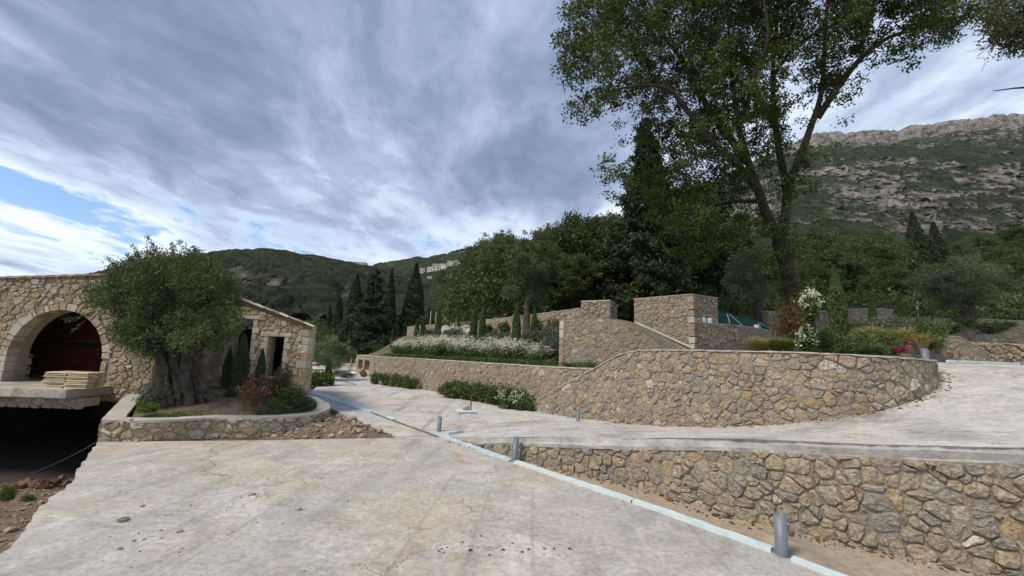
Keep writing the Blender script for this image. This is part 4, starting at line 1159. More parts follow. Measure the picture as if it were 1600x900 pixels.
strip('foam_strip', on_z(606, 652), on_z(616, 656), .15, .02, FOAM, 'small white board scrap lying in the road joint', .006)
strip('joint_gap', on_z(580, 645), on_z(684, 683), .10, .006, simple_mat('dark_joint_dirt', (0.10, .09, .08), (.22, .2, .18), 12, 1, .5, .01), 'dark dirty joint between road slab and dirt heap', .004, 'joint', None)['kind'] = 'structure'
strip('foam_strip', at(1480, 563, 11.5), at(1590, 564.5, 12.5), .07, .03, FOAM, 'distant blue foam strip along the top of the ramp', float(at(1480, 563, 11.5)[2]) - .02)

# manhole board with stone and iron stake
mh = on_z(728, 644, .01)
V, F = bevel_box_vf((mh[0], mh[1], .045), (.62, .5, .07), .3, .015, .004); tag(obj('foam_board', V, F, FOAM), 'pale foam board covering a hole in the road', 'board')
V, F = pebble_vf((mh[0] - .02, mh[1], .16), .14, np.random.default_rng(3)); tag(obj('stone', V, F, ROCK), 'pale stone weighing down the foam board on the road', 'stone')
V, F = tube_vf([(mh[0] + .14, mh[1] + .12, .05), (mh[0] + .145, mh[1] + .12, .55)], .02, 8); tag(obj('iron_stake', V, F, RUST), 'dark iron stake standing up beside the stone on the foam board', 'stake')
# brick crumbs and stones on the slab
for k, (px_, py_, s_) in enumerate(((735, 861, .022), (786, 860, .020), (816, 863, .017), (826, 859, .016), (866, 858, .014), (890, 858, .018), (690, 858, .012))):
    p = on_z(px_, py_); V, F = bevel_box_vf((p[0], p[1], s_ * .35), (s_ * 1.8, s_ * 1.0, s_ * .8), rg.uniform(-.5, .5), s_ * .2, s_ * .1)
    tag(obj('brick_fragment', V, F, BRICK), 'small red brick fragment, number %s from the left in the row on the slab' % ['second', 'third', 'fourth', 'fifth', 'sixth', 'seventh', 'first'][k] if False else ['second', 'third', 'fourth', 'fifth', 'sixth', 'last', 'first'][k] + ' red brick fragment from the left in the row on the slab', 'brick', 'brick crumbs on the slab')
for k, (px_, py_, s_, lb) in enumerate(((280, 831, .045, 'grey stone lying alone on the slab front left'), (393, 773, .06, 'flat grey stone on the slab below the dirt heap'), (466, 797, .05, 'dark grey stone on the slab centre left'), (192, 814, .06, 'pale flat chip on the slab near its broken edge'), (187, 858, .035, 'brown clod on the slab near the broken edge'))):
    p = on_z(px_, py_); V, F = pebble_vf((p[0], p[1], s_ * .25), s_, np.random.default_rng(50 + k), .45); tag(obj('stone', V, F, rubm if k in (3,) else ROCK), lb, 'stone')
pts = []; 
for _ in range(300):
    cl = [(230, 830, 60, 30), (430, 775, 70, 22), (800, 860, 130, 14), (600, 740, 200, 40), (450, 840, 220, 40)][int(rg.integers(0, 5))]; p = on_z(rg.normal(cl[0], cl[2]), min(893, max(694, rg.normal(cl[1], cl[3])))); e = np.interp(p[1], [q[1] for q in SLAB_EDGE], [q[0] for q in SLAB_EDGE]); jl = np.interp(p[1], [q[1] for q in JOINT], [q[0] for q in JOINT])
    if e + .2 < p[0] < jl - .1: pts.append((p[0], p[1], 0.0))
gritm = simple_mat('grit', (0.12, 0.10, 0.085), (0.36, 0.31, 0.25), 20, 1, .3, .004, rnd=.4)
tag(scatter('grit', pts, rg.gamma(1.3, .0036, len(pts)) + .002, gritm, 9, .5), 'fine grit and chips scattered over the foreground slab', 'grit')
pts = []
for _ in range(700):
    t = rg.uniform(0, 1); s_ = pl.L * t; q = pl.world(np.array([s_]), 0, 0.06 + abs(rg.normal(0, .10)))[0]; pts.append((q[0], q[1], -.003))
leafm = simple_mat('dead_leaves', (0.09, 0.05, 0.028), (0.17, 0.10, 0.055), 20, 1, .3, .004, rnd=.4)
tag(scatter('leaf_litter', pts, rg.gamma(1.6, .006, len(pts)) + .004, leafm, 10, .2), 'brown dead leaves along the foot of the lower wall', 'leaves')
pts = []
for _ in range(800):
    s_ = pb.L * rg.uniform(.12, .82); d = .05 + abs(rg.normal(0, .16)) + (rg.random() < .2) * rg.uniform(0, 1.6); q = pb.world(np.array([s_]), 0, d)[0]
    i_ = np.argmin(np.hypot(WBASE[:, 0] - q[0], WBASE[:, 1] - q[1])); pts.append((q[0], q[1], float(pb.zb(s_)) + .012))
tag(scatter('leaf_litter', pts, rg.gamma(1.6, .0075, len(pts)) + .004, leafm, 11, .15), 'brown dead leaves along the foot of the curved wall', 'leaves')

# cable from planter into the pit, hose on the road
a = pf1.world(np.array([.55]), .44, .06)[0]; b = on_z(44, 742, -1.2)
t = np.linspace(0, 1, 16)[:, None]; L = a + (b - a) * t; L[:, 2] -= .10 * np.sin(math.pi * t[:, 0])
V, F = tube_vf(L, .012, 6); tag(obj('cable', V, F, BARK), 'thin brown cable running from the planter down into the pit', 'cable')
a = pf1.world(np.array([.42]), .40, .06)[0]; V, F = tube_vf([a, a + (-.03, -.03, -.38)], .008, 6); tag(obj('rod', V, F, RUST), 'short rusty rod hanging on the planter wall corner', 'rod')
hp = [on_z(px_, py_, .012) for px_, py_ in ((478, 616), (488, 606), (505, 603), (535, 602), (556, 601), (540, 597), (529, 594), (524, 592))]
V, F = tube_vf(catmull(hp, .15), .016, 6); tag(obj('hose', V, F, RUBBER), 'dark hose snaking over the far end of the road', 'hose')
a = on_z(476, 612, .56); hp = [a + np.array(d) for d in ((-.3, .3, .0), (0, 0, .02), (.25, -.5, -.02), (.2, -1.0, -.10), (.45, -1.5, -.16))]
V, F = tube_vf(catmull(hp, .1), .018, 6); tag(obj('hose', V, F, RUBBER), 'black hose lying on the rim of the planter by the house', 'hose')

# builders' things at the end of the bed wall
c = on_z(551, 589, 0)
V, F = pebble_vf((c[0], c[1], .16), .42, np.random.default_rng(8), .35); tag(obj('cement_bag', V, F, PLASTIC_W), 'white sack lying at the end of the long bed wall', 'bag')
V, F = pebble_vf((c[0] + .55, c[1] + .3, .2), .26, np.random.default_rng(9), .8); tag(obj('rubbish_sack', V, F, RUST), 'dark brown sack beside the white one at the wall recess', 'bag')
for k in range(3):
    V, F = box_vf((c[0] - .75 + k * .12, c[1] + 1.2 + .05 * k, .55), (.06, .03, 1.15), 0, Matrix.Rotation(.28, 4, 'Y').to_euler().to_quaternion()); tag(obj('plank', V, F, RUST if k == 1 else WOOD), ['left', 'middle', 'right'][k] + ' brown plank leaning on the end of the bed wall', 'plank', 'planks leaning on the bed wall')

# green netting fence panels on the garden wall
def net_panel(pa_, pb_, z0, ha, hb, label):
    r = thing('fence_panel', label, 'fence', (pa_[0], pa_[1], z0), 'green netting fence panels')
    pa_ = np.array(pa_); pb_ = np.array(pb_); n = 14
    t = np.linspace(0, 1, n); rr = np.random.default_rng(2)
    P = pa_[None] + (pb_ - pa_)[None] * t[:, None]; H = ha + (hb - ha) * t - .03 * np.sin(t * math.pi); D = (pb_ - pa_) / np.linalg.norm(pb_ - pa_); N = np.array([D[1], -D[0]])
    rows = [np.column_stack([P + N * (rr.normal(0, .012, (n, 1)) + .03), z0 + H * f]) for f in (.03, .35, .7, .98)]; V = np.stack(rows, 1).reshape(-1, 3)
    F = [(i * 4 + j, (i + 1) * 4 + j, (i + 1) * 4 + j + 1, i * 4 + j + 1) for i in range(n - 1) for j in range(3)]
    V2 = V + np.append(N * -.012, 0); F2 = [tuple(k + len(V) for k in f[::-1]) for f in F]
    obj('netting', np.vstack([V, V2]), F + F2, NET, r)
    e = lambda f, h: np.append(pa_ + (pb_ - pa_) * f, z0 + h)
    for nm, pts_ in (('post', [e(0, 0), e(0, ha + .1)]), ('post', [e(1, 0), e(1, hb + .03)]), ('top_rail', [e(0, ha), e(1, hb)]), ('brace', [e(.35, ha * .8) + np.append(N * .05, 0), e(.2, .02) + np.append(N * .3, 0)]), ('brace', [e(.42, ha * .8) + np.append(N * .05, 0), e(.62, .02) + np.append(N * .3, 0)])):
        V, F = tube_vf(pts_, .012 if nm == 'brace' else .016, 8); obj(nm, V, F, STEEL if nm == 'brace' else NET, r)


f0 = p3.world(np.array([1.15]), 0, -.2)[0][:2]; f1 = p3.world(np.array([3.3]), 0, -.2)[0][:2]; f2 = p3.world(np.array([3.4]), 0, -.2)[0][:2]; f3 = p3.world(np.array([7.5]), 0, -.2)[0][:2]
net_panel(f0, f1, 3.22, .52, .36, 'tall green netting fence panel next to the stone block')
net_panel(f2, f3, 3.24, .34, .30, 'lower green netting fence panel right of the tall one')
for k, s_ in enumerate((.12, .42, .72, 4.35)):
    q = p3.world(np.array([s_]), 0, -.12)[0]; V, F = bevel_box_vf((q[0], q[1], 3.31), (.2, .16, .19 - .012 * k), .5, .03, .004)
    tag(obj('white_block', V, F, PLASTIC_W), ['left one of three white blocks at the foot of the stone block', 'middle one of three white blocks at the foot of the stone block', 'right one of three white blocks at the foot of the stone block', 'single white block on the wall in front of the green netting'][k], 'block', 'white blocks on the wall')
# two thin steel posts beyond the upper wall, one on the right terrace
for px_, y0, y1, Y_, lb in ((672, 520, 486, 36., 'left of two thin pale posts behind the upper wall'), (680, 520, 487, 36., 'right of two thin pale posts behind the upper wall'), (1434, 498, 468, 30., 'thin pale post standing on the right terrace')):
    V, F = tube_vf([at(px_ - (1 if Y_ > 31 else 0), y0, Y_), at(px_ + (2 if Y_ > 31 else -1), y1, Y_)], .055, 6); tag(obj('steel_post', V, F, STEEL), lb, 'post')

# ------------------------------------------------------------------ far hills
HG = [(0.0, (0.017, 0.026, 0.014)), (0.5, (0.038, 0.052, 0.026)), (1.0, (0.075, 0.090, 0.046))]
HILL_NEAR = hill_mat('wooded_hill', HG, [(0.36, (0.06, 0.055, 0.05)), (0.5, (0.18, 0.165, 0.15)), (0.66, (0.33, 0.30, 0.27))])
MOUNT = hill_mat('mountain', [(0.0, (0.020, 0.030, 0.016)), (0.5, (0.044, 0.060, 0.029)), (1.0, (0.082, 0.100, 0.050))], [(0.36, (0.07, 0.065, 0.06)), (0.45, (0.21, 0.195, 0.18)), (0.54, (0.36, 0.335, 0.305)), (0.66, (0.52, 0.485, 0.44))])


def crowns(x, y, cell, seed):
    """dome height 0..1 and a random tint of the nearest crown"""
    gx = np.floor(x / cell); gy = np.floor(y / cell); best = np.full(x.shape, 9.0); tint = np.zeros(x.shape)
    for dx in (-1, 0, 1):
        for dy in (-1, 0, 1):
            cx = gx + dx; cy = gy + dy
            px = (cx + .5 + (_hash(cx, cy, seed) - .5) * .9) * cell; py = (cy + .5 + (_hash(cx, cy, seed + 1) - .5) * .9) * cell
            rad = .55 + .5 * _hash(cx, cy, seed + 2)
            d = np.hypot(x - px, y - py) / (cell * rad); m = d < best
            best = np.where(m, d, best); tint = np.where(m, _hash(cx, cy, seed + 3), tint)
    return np.sqrt(np.clip(1 - best ** 2, 0, 1)), tint


def hill(name, ridge, Yf, zf, ncol, nrow, prof, cell, hcrown, rockfn, mat, seed, yback=1.15, rough=0.0):
    """ridge: (px, py, Y) of the skyline; the slope falls from there to a foot line at distance Yf"""
    ridge = np.array(ridge, float); px = np.linspace(ridge[0, 0], ridge[-1, 0], ncol)
    rp = np.interp(px, ridge[:, 0], ridge[:, 1]); rY = np.interp(px, ridge[:, 0], ridge[:, 2])
    top = np.array([at(a, b, c) for a, b, c in zip(px, rp, rY)])
    top[:, 2] += (fbm(px * .06, px * 0, 5, seed) - .5) * rough * np.where(px > 1150, 3.0, 1.0)
    foot = np.array([at(a, 540, Yf) for a in px]); foot[:, 2] = zf
    t = np.concatenate([np.linspace(0, 1, nrow), [1.03, 1.08, 1.2]])
    XY = foot[None, :, :2] * (1 - t[:, None, None]) + top[None, :, :2] * t[:, None, None]
    pr = np.interp(t, [p[0] for p in prof] + [1.03, 1.08, 1.2], [p[1] for p in prof] + [.99, .93, .7])
    Z = foot[None, :, 2] + (top[:, 2] - foot[:, 2])[None, :] * pr[:, None]
    X, Y = XY[..., 0], XY[..., 1]
    Z = Z + (fbm(X / (cell * 9), Y / (cell * 9), 4, seed + 5) - .5) * cell * 2.2 * np.clip(np.minimum(t, 1.0 - t + .12) * 5, 0, 1)[:, None]
    P = np.stack([X, Y, Z], -1); v = P - EYE; w = v @ _F; ppx = 800 + FPX * (v @ _R) / w; ppy = 450 - FPX * (v @ _U) / w
    rock = np.clip(rockfn(ppx, ppy, X, Y, Z, t[:, None] + 0 * X), 0, 1.3)
    dome, tint = crowns(X, Y, cell, seed); d2, t2 = crowns(X, Y, cell * .45, seed + 9)
    bush = (d2 > .45) & (t2 > .60) & (t[:, None] < .93); rock = np.where(bush & (rock < 1.2), rock * .25, rock); green = np.clip(1 - rock * 1.6, 0, 1); fade = np.clip((1.0 - t) / .03, .12, 1)[:, None]
    Z = Z + green * (dome * hcrown + d2 * hcrown * .45) + rock * (np.abs(fbm(X / 11, (Y * .4 + Z) / 11, 5, seed + 3) - .5) * 20 - 3) * (hcrown / 6) * fade
    b1, _t = crowns(X + Y * .2, Z * 1.25, cell * 1.5, seed + 20); b2, _t = crowns(X + Y * .2, Z * 1.1, cell * .62, seed + 30)
    Y = Y - np.clip(rock, 0, 1) * (b1 * cell * 1.1 + b2 * cell * .5)
    V = np.stack([X, Y, Z], -1).reshape(-1, 3); nr = len(t)
    i = np.arange((nr - 1) * (ncol - 1)); r = i // (ncol - 1); c = i % (ncol - 1); a = r * ncol + c
    o = structure(name, V, np.stack([a, a + 1, a + ncol + 1, a + ncol], 1), mat, True)
    for nm, arr in (('tint', np.clip(tint * .75 + t2 * .25, 0, 1)), ('rock', np.clip((rock - .28) * 3.2, 0, 1))):
        at_ = o.data.attributes.new(nm, 'FLOAT', 'POINT'); at_.data.foreach_set('value', arr.ravel().astype(np.float32))
    SURF[name] = (ppx, ppy, np.stack([X, Y, Z], -1)); return o


SURF = {}
def on_hill(name, px, py):
    """nearest point of a hill's surface seen in that direction"""
    a, b, P = SURF[name]; d = (a - px) ** 2 + (b - py) ** 2; m = d < 9
    if not m.any(): return P.reshape(-1, 3)[np.argmin(d)]
    return P[m][np.argmin(P[m][:, 1])]


def ell(px, py, cx, cy, rx, ry):
    return 1 - np.sqrt(((px - cx) / rx) ** 2 + ((py - cy) / ry) ** 2)


def rock_left(px, py, X, Y, Z, t):
    n = fbm(X / 14, Z / 9 + Y / 30, 4, 21) - .5
    m = np.maximum.reduce([ell(px, py, 436, 450, 42, 24), ell(px, py, 392, 446, 22, 18), ell(px, py, 452, 496, 55, 11), ell(px, py, 380, 428, 16, 8), ell(px, py, 545, 470, 30, 26) - .1])
    return m * 2.2 + n * 2.4


def rock_mount(px, py, X, Y, Z, t):
    n = fbm(X / 60, Z / 26 + Y / 160, 5, 31) - .5; f = fbm(X / 22, Z / 12 + Y / 60, 4, 33) - .5
    rid = 205 - (px - 1400) * .1
    band = np.clip(1 - (py - rid) / np.interp(px, [1240, 1380, 1600, 1750], [32, 36, 66, 72]), -1, 1) * np.clip((px - 1180) / 60, 0, 1)
    mid = np.maximum(ell(px, py, 1360, 315, 190, 60), ell(px, py, 1300, 320, 90, 45)); lower = ell(px, py, 1440, 355, 160, 38)
    left = np.maximum(ell(px, py, 815, 455, 24, 26), ell(px, py, 1180, 330, 80, 40)) - .1
    M = np.where(px > 1100, np.clip((py - 238) / 30, 0, 1) * np.clip((388 - py) / 28, 0, 1), 0); patch = M * .50 + (M - .6) * .3
    return np.maximum.reduce([band * 1.2 + f * .8, mid * .75 + n * 3.4 + f * 1.4, lower * .55 + n * 3.0 + f * 1.6, left * 2 + n, patch + n * 2.4 + f * 2.6 - .02]) - .10


hill('mountain', [(430, 470, 800), (520, 440, 850), (560, 426, 880), (600, 416, 900), (660, 405, 930), (770, 385, 950), (860, 371, 950), (950, 352, 930), (1020, 330, 900), (1100, 296, 880), (1180, 252, 860), (1240, 224, 850), (1270, 213, 850),
                  (1340, 207, 850), (1398, 206, 850), (1412, 199, 850), (1440, 196, 850), (1520, 187, 850), (1600, 180, 850), (1760, 172, 850)], 120, 3, 760, 330, [(0, 0), (.25, .16), (.5, .40), (.68, .62), (.80, .76), (.90, .86), (.955, .90), (1, 1)], 9, 5.5, rock_mount, MOUNT, 61, rough=4)
hill('wooded_hill', [(60, 450, 380), (180, 428, 420), (280, 414, 440), (330, 404, 450), (360, 399, 450), (400, 396, 450), (440, 398, 450), (470, 403, 450), (500, 406, 450), (530, 413, 450), (560, 421, 450), (590, 430, 440), (620, 440, 430), (680, 468, 400), (760, 510, 360)],
     110, 1, 520, 230, [(0, 0), (.3, .2), (.6, .55), (.85, .88), (1, 1)], 7, 4.5, rock_left, HILL_NEAR, 71, rough=2)


# ------------------------------------------------------------------ trees
def leaf_arrays(C, L, W, rng, up=0.3, out_from=None, fold=.25):
    """quads, one leaf per centre"""
    n = len(C); d = rng.normal(0, 1, (n, 3)); d[:, 2] += up
    if out_from is not None:
        o = C - out_from; d += 0.8 * o / (np.linalg.norm(o, axis=1, keepdims=True) + 1e-6)
    d /= np.linalg.norm(d, axis=1, keepdims=True); r = rng.normal(0, 1, (n, 3)); s = np.cross(d, r); s /= np.linalg.norm(s, axis=1, keepdims=True) + 1e-9; nn = np.cross(d, s)
    k = rng.uniform(.65, 1.3, (n, 1)); L = L * k; W = W * k
    V = np.stack([C - d * L * .5, C + s * W * .5 + nn * W * fold, C + d * L * .5, C - s * W * .5 + nn * W * fold], 1).reshape(-1, 3)
    return V, np.arange(4 * n).reshape(n, 4)


def ellipsoid_pts(n, c, r, rng, hollow=.35):
    d = rng.normal(0, 1, (n, 3)); d /= np.linalg.norm(d, axis=1, keepdims=True); u = (hollow ** 3 + (1 - hollow ** 3) * rng.random(n)) ** (1 / 3)
    return np.asarray(c) + d * u[:, None] * np.asarray(r)


def branch_to(a, b, rng, n=5, sag=.12):
    t = np.linspace(0, 1, n)[:, None]; L = np.linalg.norm(b - a); P = a + (b - a) * t
    off = rng.normal(0, sag * L, 3); off2 = rng.normal(0, sag * .5 * L, 3)
    return P + np.sin(math.pi * t) * off + np.sin(2 * math.pi * t) * off2


def grow(limbs, targets, rng, rmin=.012, sides=5, sag=.1, shrink=.5):
    """limbs: list of (pts, radii); a branch to each target from the nearest point of the skeleton"""
    tubes = [tube_vf(p, r, 10) for p, r in limbs]
    SP = np.vstack([linear3(p) for p, _ in limbs]); SR = np.concatenate([np.interp(np.linspace(0, 1, len(linear3(p))), np.linspace(0, 1, len(p)), r) for p, r in limbs])
    T = np.array(targets); d0 = np.array([np.min(np.linalg.norm(SP - t, axis=1)) for t in T])
    for i in np.argsort(d0):
        d = np.linalg.norm(SP - T[i], axis=1) + np.clip(SP[:, 2] - T[i][2], 0, None) * .8; j = np.argmin(d); L = np.linalg.norm(SP[j] - T[i])
        if L < .05: continue
        r0 = min(SR[j] * .75, max(rmin * 1.3, .016 * L + rmin)) if shrink else SR[j]
        P = branch_to(SP[j], T[i], rng, 6, sag); R = np.linspace(r0, rmin, 6); tubes.append(tube_vf(P, R, sides, False))
        SP = np.vstack([SP, P[1:]]); SR = np.concatenate([SR, R[1:]])
    return tubes


def linear3(P):
    P = np.asarray(P, float); out = []
    for a, b in zip(P[:-1], P[1:]):
        n = max(1, int(np.linalg.norm(b - a) / .3)); out += [a + (b - a) * t for t in np.linspace(0, 1, n, endpoint=False)]
    out.append(P[-1]); return np.array(out)


def noisy_tube(pts, radii, sides, rng, groove=.12, k=5, twist=1.5):
    """bark with flutes and lumps"""
    P = catmull3(pts, 8); n = len(P); R = np.interp(np.linspace(0, 1, n), np.linspace(0, 1, len(radii)), radii)
    V, F = tube_vf(P, 1.0, sides); V = V.reshape(n, sides, 3); D = V - P[:, None]; th = np.linspace(0, 2 * math.pi, sides, endpoint=False)[None]; t = np.linspace(0, 1, n)[:, None]
    ph = rng.uniform(0, 6, 4)
    m = 1 + groove * (np.sin(k * th + twist * t * 3 + ph[0]) + .6 * np.sin((k + 3) * th - twist * t * 4 + ph[1]) + .5 * np.sin(2 * th + 5 * t + ph[2])) + rng.normal(0, groove * .25, (n, sides))
    return (P[:, None] + D * R[:, None, None] * m[..., None]).reshape(-1, 3), F


def catmull3(P, n):
    P = np.asarray(P, float); Q = np.vstack([2 * P[0] - P[1], P, 2 * P[-1] - P[-2]]); out = []
    for i in range(1, len(Q) - 2):
        p0, p1, p2, p3_ = Q[i - 1], Q[i], Q[i + 1], Q[i + 2]
        for t in np.linspace(0, 1, n, endpoint=False):
            out.append(0.5 * (2 * p1 + (p2 - p0) * t + (2 * p0 - 5 * p1 + 4 * p2 - p3_) * t * t + (3 * p1 - p0 - 3 * p2 + p3_) * t ** 3))
    out.append(P[-1]); return np.array(out)


def tree(name, label, base, cat='tree', group=None):
    return thing(name, label, cat, base, group)


# --- the big oak
OY = 17.0
rng = np.random.default_rng(101)
def opt(px, py, dy=0.0): return at(px, py, OY + dy)
trunk_pts = [at(1252, 505, OY), opt(1243, 470), opt(1232, 425), opt(1218, 375)]
limbs = [(catmull3(trunk_pts, 5), None)]
oak_limbs = [
    ([opt(1218, 375), opt(1200, 340, -.1), opt(1186, 300, -.3), opt(1170, 255, -.5), opt(1155, 200, -.6), opt(1146, 140, -.4), opt(1140, 60, 0), opt(1132, -40, .4)], .27, .06),
    ([opt(1218, 375), opt(1226, 345, .2), opt(1229, 300, .4), opt(1222, 260, .6), opt(1212, 200, .9), opt(1207, 120, 1.2), opt(1214, 30, 1.5), opt(1220, -60, 1.6)], .29, .06),
    ([opt(1229, 300, .4), opt(1250, 245, .2), opt(1268, 195, .0), opt(1282, 150, -.2), opt(1288, 90, -.4), opt(1292, 10, -.5), opt(1300, -60, -.5)], .22, .05),
    ([opt(1277, 185, .0), opt(1300, 150, -.6), opt(1325, 115, -1.0), opt(1352, 85, -1.4), opt(1386, 60, -1.6), opt(1430, 45, -1.8), opt(1475, 32, -2.0), opt(1515, 24, -2.0)], .19, .03),
    ([opt(1186, 300, -.3), opt(1150, 255, -1.2), opt(1105, 215, -1.8), opt(1068, 165, -2.2), opt(1045, 140, -2.4), opt(1010, 133, -2.6), opt(965, 140, -2.8), opt(925, 160, -3.0)], .19, .025),
    ([opt(1170, 255, -.5), opt(1120, 190, .2), opt(1085, 130, .6), opt(1055, 80, .8), opt(1020, 40, 1.0), opt(985, 10, 1.0), opt(960, -30, 1)], .18, .03),
    ([opt(1192, 315, -.2), opt(1150, 315, .8), opt(1110, 325, 1.3), opt(1075, 350, 1.5)], .12, .03),
    ([opt(1212, 200, .9), opt(1180, 150, 2.0), opt(1120, 100, 3.0), opt(1080, 50, 3.4), opt(1060, -20, 3.5)], .15, .03),
    ([opt(1207, 120, 1.2), opt(1245, 70, 2.2), opt(1300, 40, 3.0), opt(1360, 10, 3.2)], .13, .03),
    ([opt(1155, 200, -.6), opt(1180, 120, -2.0), opt(1200, 60, -3.0), opt(1190, -20, -3.4)], .14, .03)]
limbs = [(trunk_pts, [.42, .35, .31, .29])] + [(p, np.linspace(a * .82, b * .7, len(p))) for p, a, b in oak_limbs]
oblobs = [(930, 30, 42), (955, 75, 42), (925, 130, 32), (985, 35, 55), (1040, 20, 58), (1100, 10, 58), (1160, 20, 55), (1220, 5, 55), (1280, 15, 48), (1330, 5, 45), (1385, 10, 36), (1435, 12, 38), (1485, 20, 34), (1512, 30, 20),
          (1005, 105, 46), (1065, 90, 55), (1130, 90, 55), (1195, 85, 50), (1250, 75, 40), (1345, 62, 26), (970, 150, 26), (915, 170, 18), (1035, 170, 40), (1095, 160, 48), (1150, 165, 44), (1195, 150, 40), (1228, 185, 24), (1300, 140, 24),
          (1322, 118, 24), (1055, 225, 40), (1105, 228, 42), (1160, 235, 36), (1205, 225, 26), (1010, 215, 22), (1040, 285, 36), (1085, 300, 40), (1128, 285, 32), (1170, 290, 22), (1060, 345, 32), (1088, 372, 28), (1078, 395, 18), (1030, 320, 26),
          (1125, 340, 24), (990, 268, 20), (955, 272, 16), (1262, 262, 16), (1400, 62, 24), (1440, 58, 18), (1475, 48, 16), (1240, 295, 12), (1208, 345, 10), (1240, 378, 9), (1215, 410, 8), (1245, 445, 8), (895, 60, 14), (905, 100, 14), (1270, 120, 24), (1310, 60, 26)]
oblobs += [(x, y, 60) for x in range(960, 1480, 75) for y in (-55, -130)]
centers = []; leafC = []
for (bx, by, br) in oblobs:
    r = br / FPX * OY; k = max(2, int(round((br / 24.) ** 2 * 3.0)))
    span = min(5.5, max(.8, r * 2.6))
    base_dy = {True: -1.6, False: 0}[bx > 1330] - (2.4 if bx < 960 else 0)
    for _ in range(k):
        a = rng.uniform(0, 6.28); q = math.sqrt(rng.random())
        c = at(bx + q * br * math.cos(a), by + q * br * math.sin(a), OY + base_dy + rng.normal(0, span * .42)); centers.append(c)
centers = np.array(centers)
oak = tree('oak_tree', 'towering broad oak with leaning forked trunk behind the curved wall', at(1252, 505, OY))
tb = []
tb.append(noisy_tube(*limbs[0], 18, rng, .05, 5, .5))
for p, r in limbs[1:]: tb.append(noisy_tube(p, list(r), 10, rng, .05, 3, .5))
V, F = join(tb); obj('trunk', V, F, BARK, oak, True)
gt = grow(limbs, centers, rng, .010, 5, .10)[len(limbs):]
V, F = join(gt); tag(obj('branches', V, F, BARK, oak, True), kind='stuff')
for c in centers:
    m = int(rng.uniform(6, 10))
    sub = c + rng.normal(0, 1, (m, 3)) * np.array([.42, .42, .32])
    for s_ in sub: leafC.append(s_ + rng.normal(0, 1, (int(rng.uniform(34, 54)), 3)) * np.array([.15, .15, .10]))
leafC = np.vstack(leafC)
V, F = leaf_arrays(leafC, .115, .075, rng, .1); o = obj('crown', V, F, L_OAK, oak); print('oak leaves', len(leafC))


# --- the old olive in the planter
rng = np.random.default_rng(202)
VY = 10.3
ob = np.array([*at(285, 632, VY)[:2], .5])
olive = tree('olive_tree', 'ancient olive with thick gnarled trunk growing in the planter', ob)
# trunk: four fused twisted stems with deep folds between them
def vp(px, py, dy=0.0): return at(px, py, VY + dy)
stems = [([vp(258, 640, -.25), vp(255, 610, -.15), vp(256, 575, -.05), vp(248, 545, 0), vp(240, 515, .1)], [.24, .21, .18, .16, .12]),
         ([vp(283, 644, -.1), vp(284, 610, 0), vp(276, 575, .1), vp(280, 540, .1), vp(285, 505, 0)], [.20, .22, .20, .19, .12]),
         ([vp(312, 640, .1), vp(304, 608, .15), vp(300, 572, .15), vp(308, 540, .1), vp(320, 505, .1)], [.27, .23, .19, .18, .12]),
         ([vp(345, 640, .1), vp(328, 622, .12), vp(312, 600, .12), vp(305, 575, .15)], [.08, .12, .13, .10]),
         ([vp(238, 642, 0), vp(248, 622, .0), vp(258, 600, .05), vp(262, 570, .1)], [.07, .10, .12, .10]),
         ([vp(290, 646, -.2), vp(296, 625, -.15), vp(290, 590, -.12), vp(292, 560, -.05), vp(300, 520, -.05)], [.13, .12, .13, .13, .09])]
tb = [noisy_tube(p, [q_ * .74 for q_ in r], 26, rng, .20, 5, 2.6) for p, r in stems]
V, F = join(tb); obj('trunk', V, F, BARK_OLIVE, olive, True)
vblobs = [(265, 470, 70, 62), (225, 455, 55, 42), (310, 460, 55, 48), (340, 480, 34, 34), (190, 462, 42, 30), (165, 462, 28, 20), (260, 420, 58, 30), (300, 425, 45, 26), (240, 515, 60, 26), (300, 515, 62, 26), (345, 510, 30, 20), (355, 455, 22, 24), (215, 500, 40, 26), (145, 470, 15, 11), (200, 430, 34, 20), (360, 490, 16, 18), (250, 536, 52, 15), (312, 532, 48, 16), (205, 520, 30, 14)]
cen = []; lc = []
for bx, by, rx, ry in vblobs:
    k = int(rx * ry / 70)
    for _ in range(k):
        a = rng.uniform(0, 6.28); q = math.sqrt(rng.uniform(.1, 1)); cen.append(at(bx + q * rx * math.cos(a), by + q * ry * math.sin(a), VY + rng.normal(0, .62)))
shoots = []
for _ in range(80):                                   # upright whippy shoots on top
    px_ = rng.uniform(165, 335); y0 = 425 + abs(px_ - 262) * .12; hh = rng.uniform(15, 52) * (1 - abs(px_ - 262) / 150) + 8
    a = at(px_, y0, VY + rng.normal(0, .5)); b = at(px_ + rng.normal(2, 12), y0 - hh, VY + rng.normal(0, .5)); shoots.append((a, b))
for sp in ((120, 498), (100, 505), (112, 520), (135, 495), (92, 500)):     # thin twig hanging before the arch
    shoots.append((at(150, 485, VY - .1), at(sp[0], sp[1], VY - .3)))
cen = np.array(cen); limb2 = [(np.array(p), np.array(r)) for p, r in stems[:3]]
tubes = grow(limb2, cen[::2], rng, .006, 4, .12)[3:]
for a, b in shoots: tubes.append(tube_vf(branch_to(a, b, rng, 5, .05), np.linspace(.008, .003, 5), 4, False))
V, F = join(tubes); tag(obj('branches', V, F, BARK_OLIVE, olive, True), kind='stuff')
for c in cen: lc.append(c + rng.normal(0, 1, (150, 3)) * np.array([.12, .12, .09]))
for i_, (a, b) in enumerate(shoots):
    n_ = int(np.linalg.norm(b - a) * 75) if i_ < 80 else 16; t = rng.random((n_, 1)); lc.append(a + (b - a) * (t if i_ < 80 else .5 + t * .5) + rng.normal(0, .028, (n_, 3)))
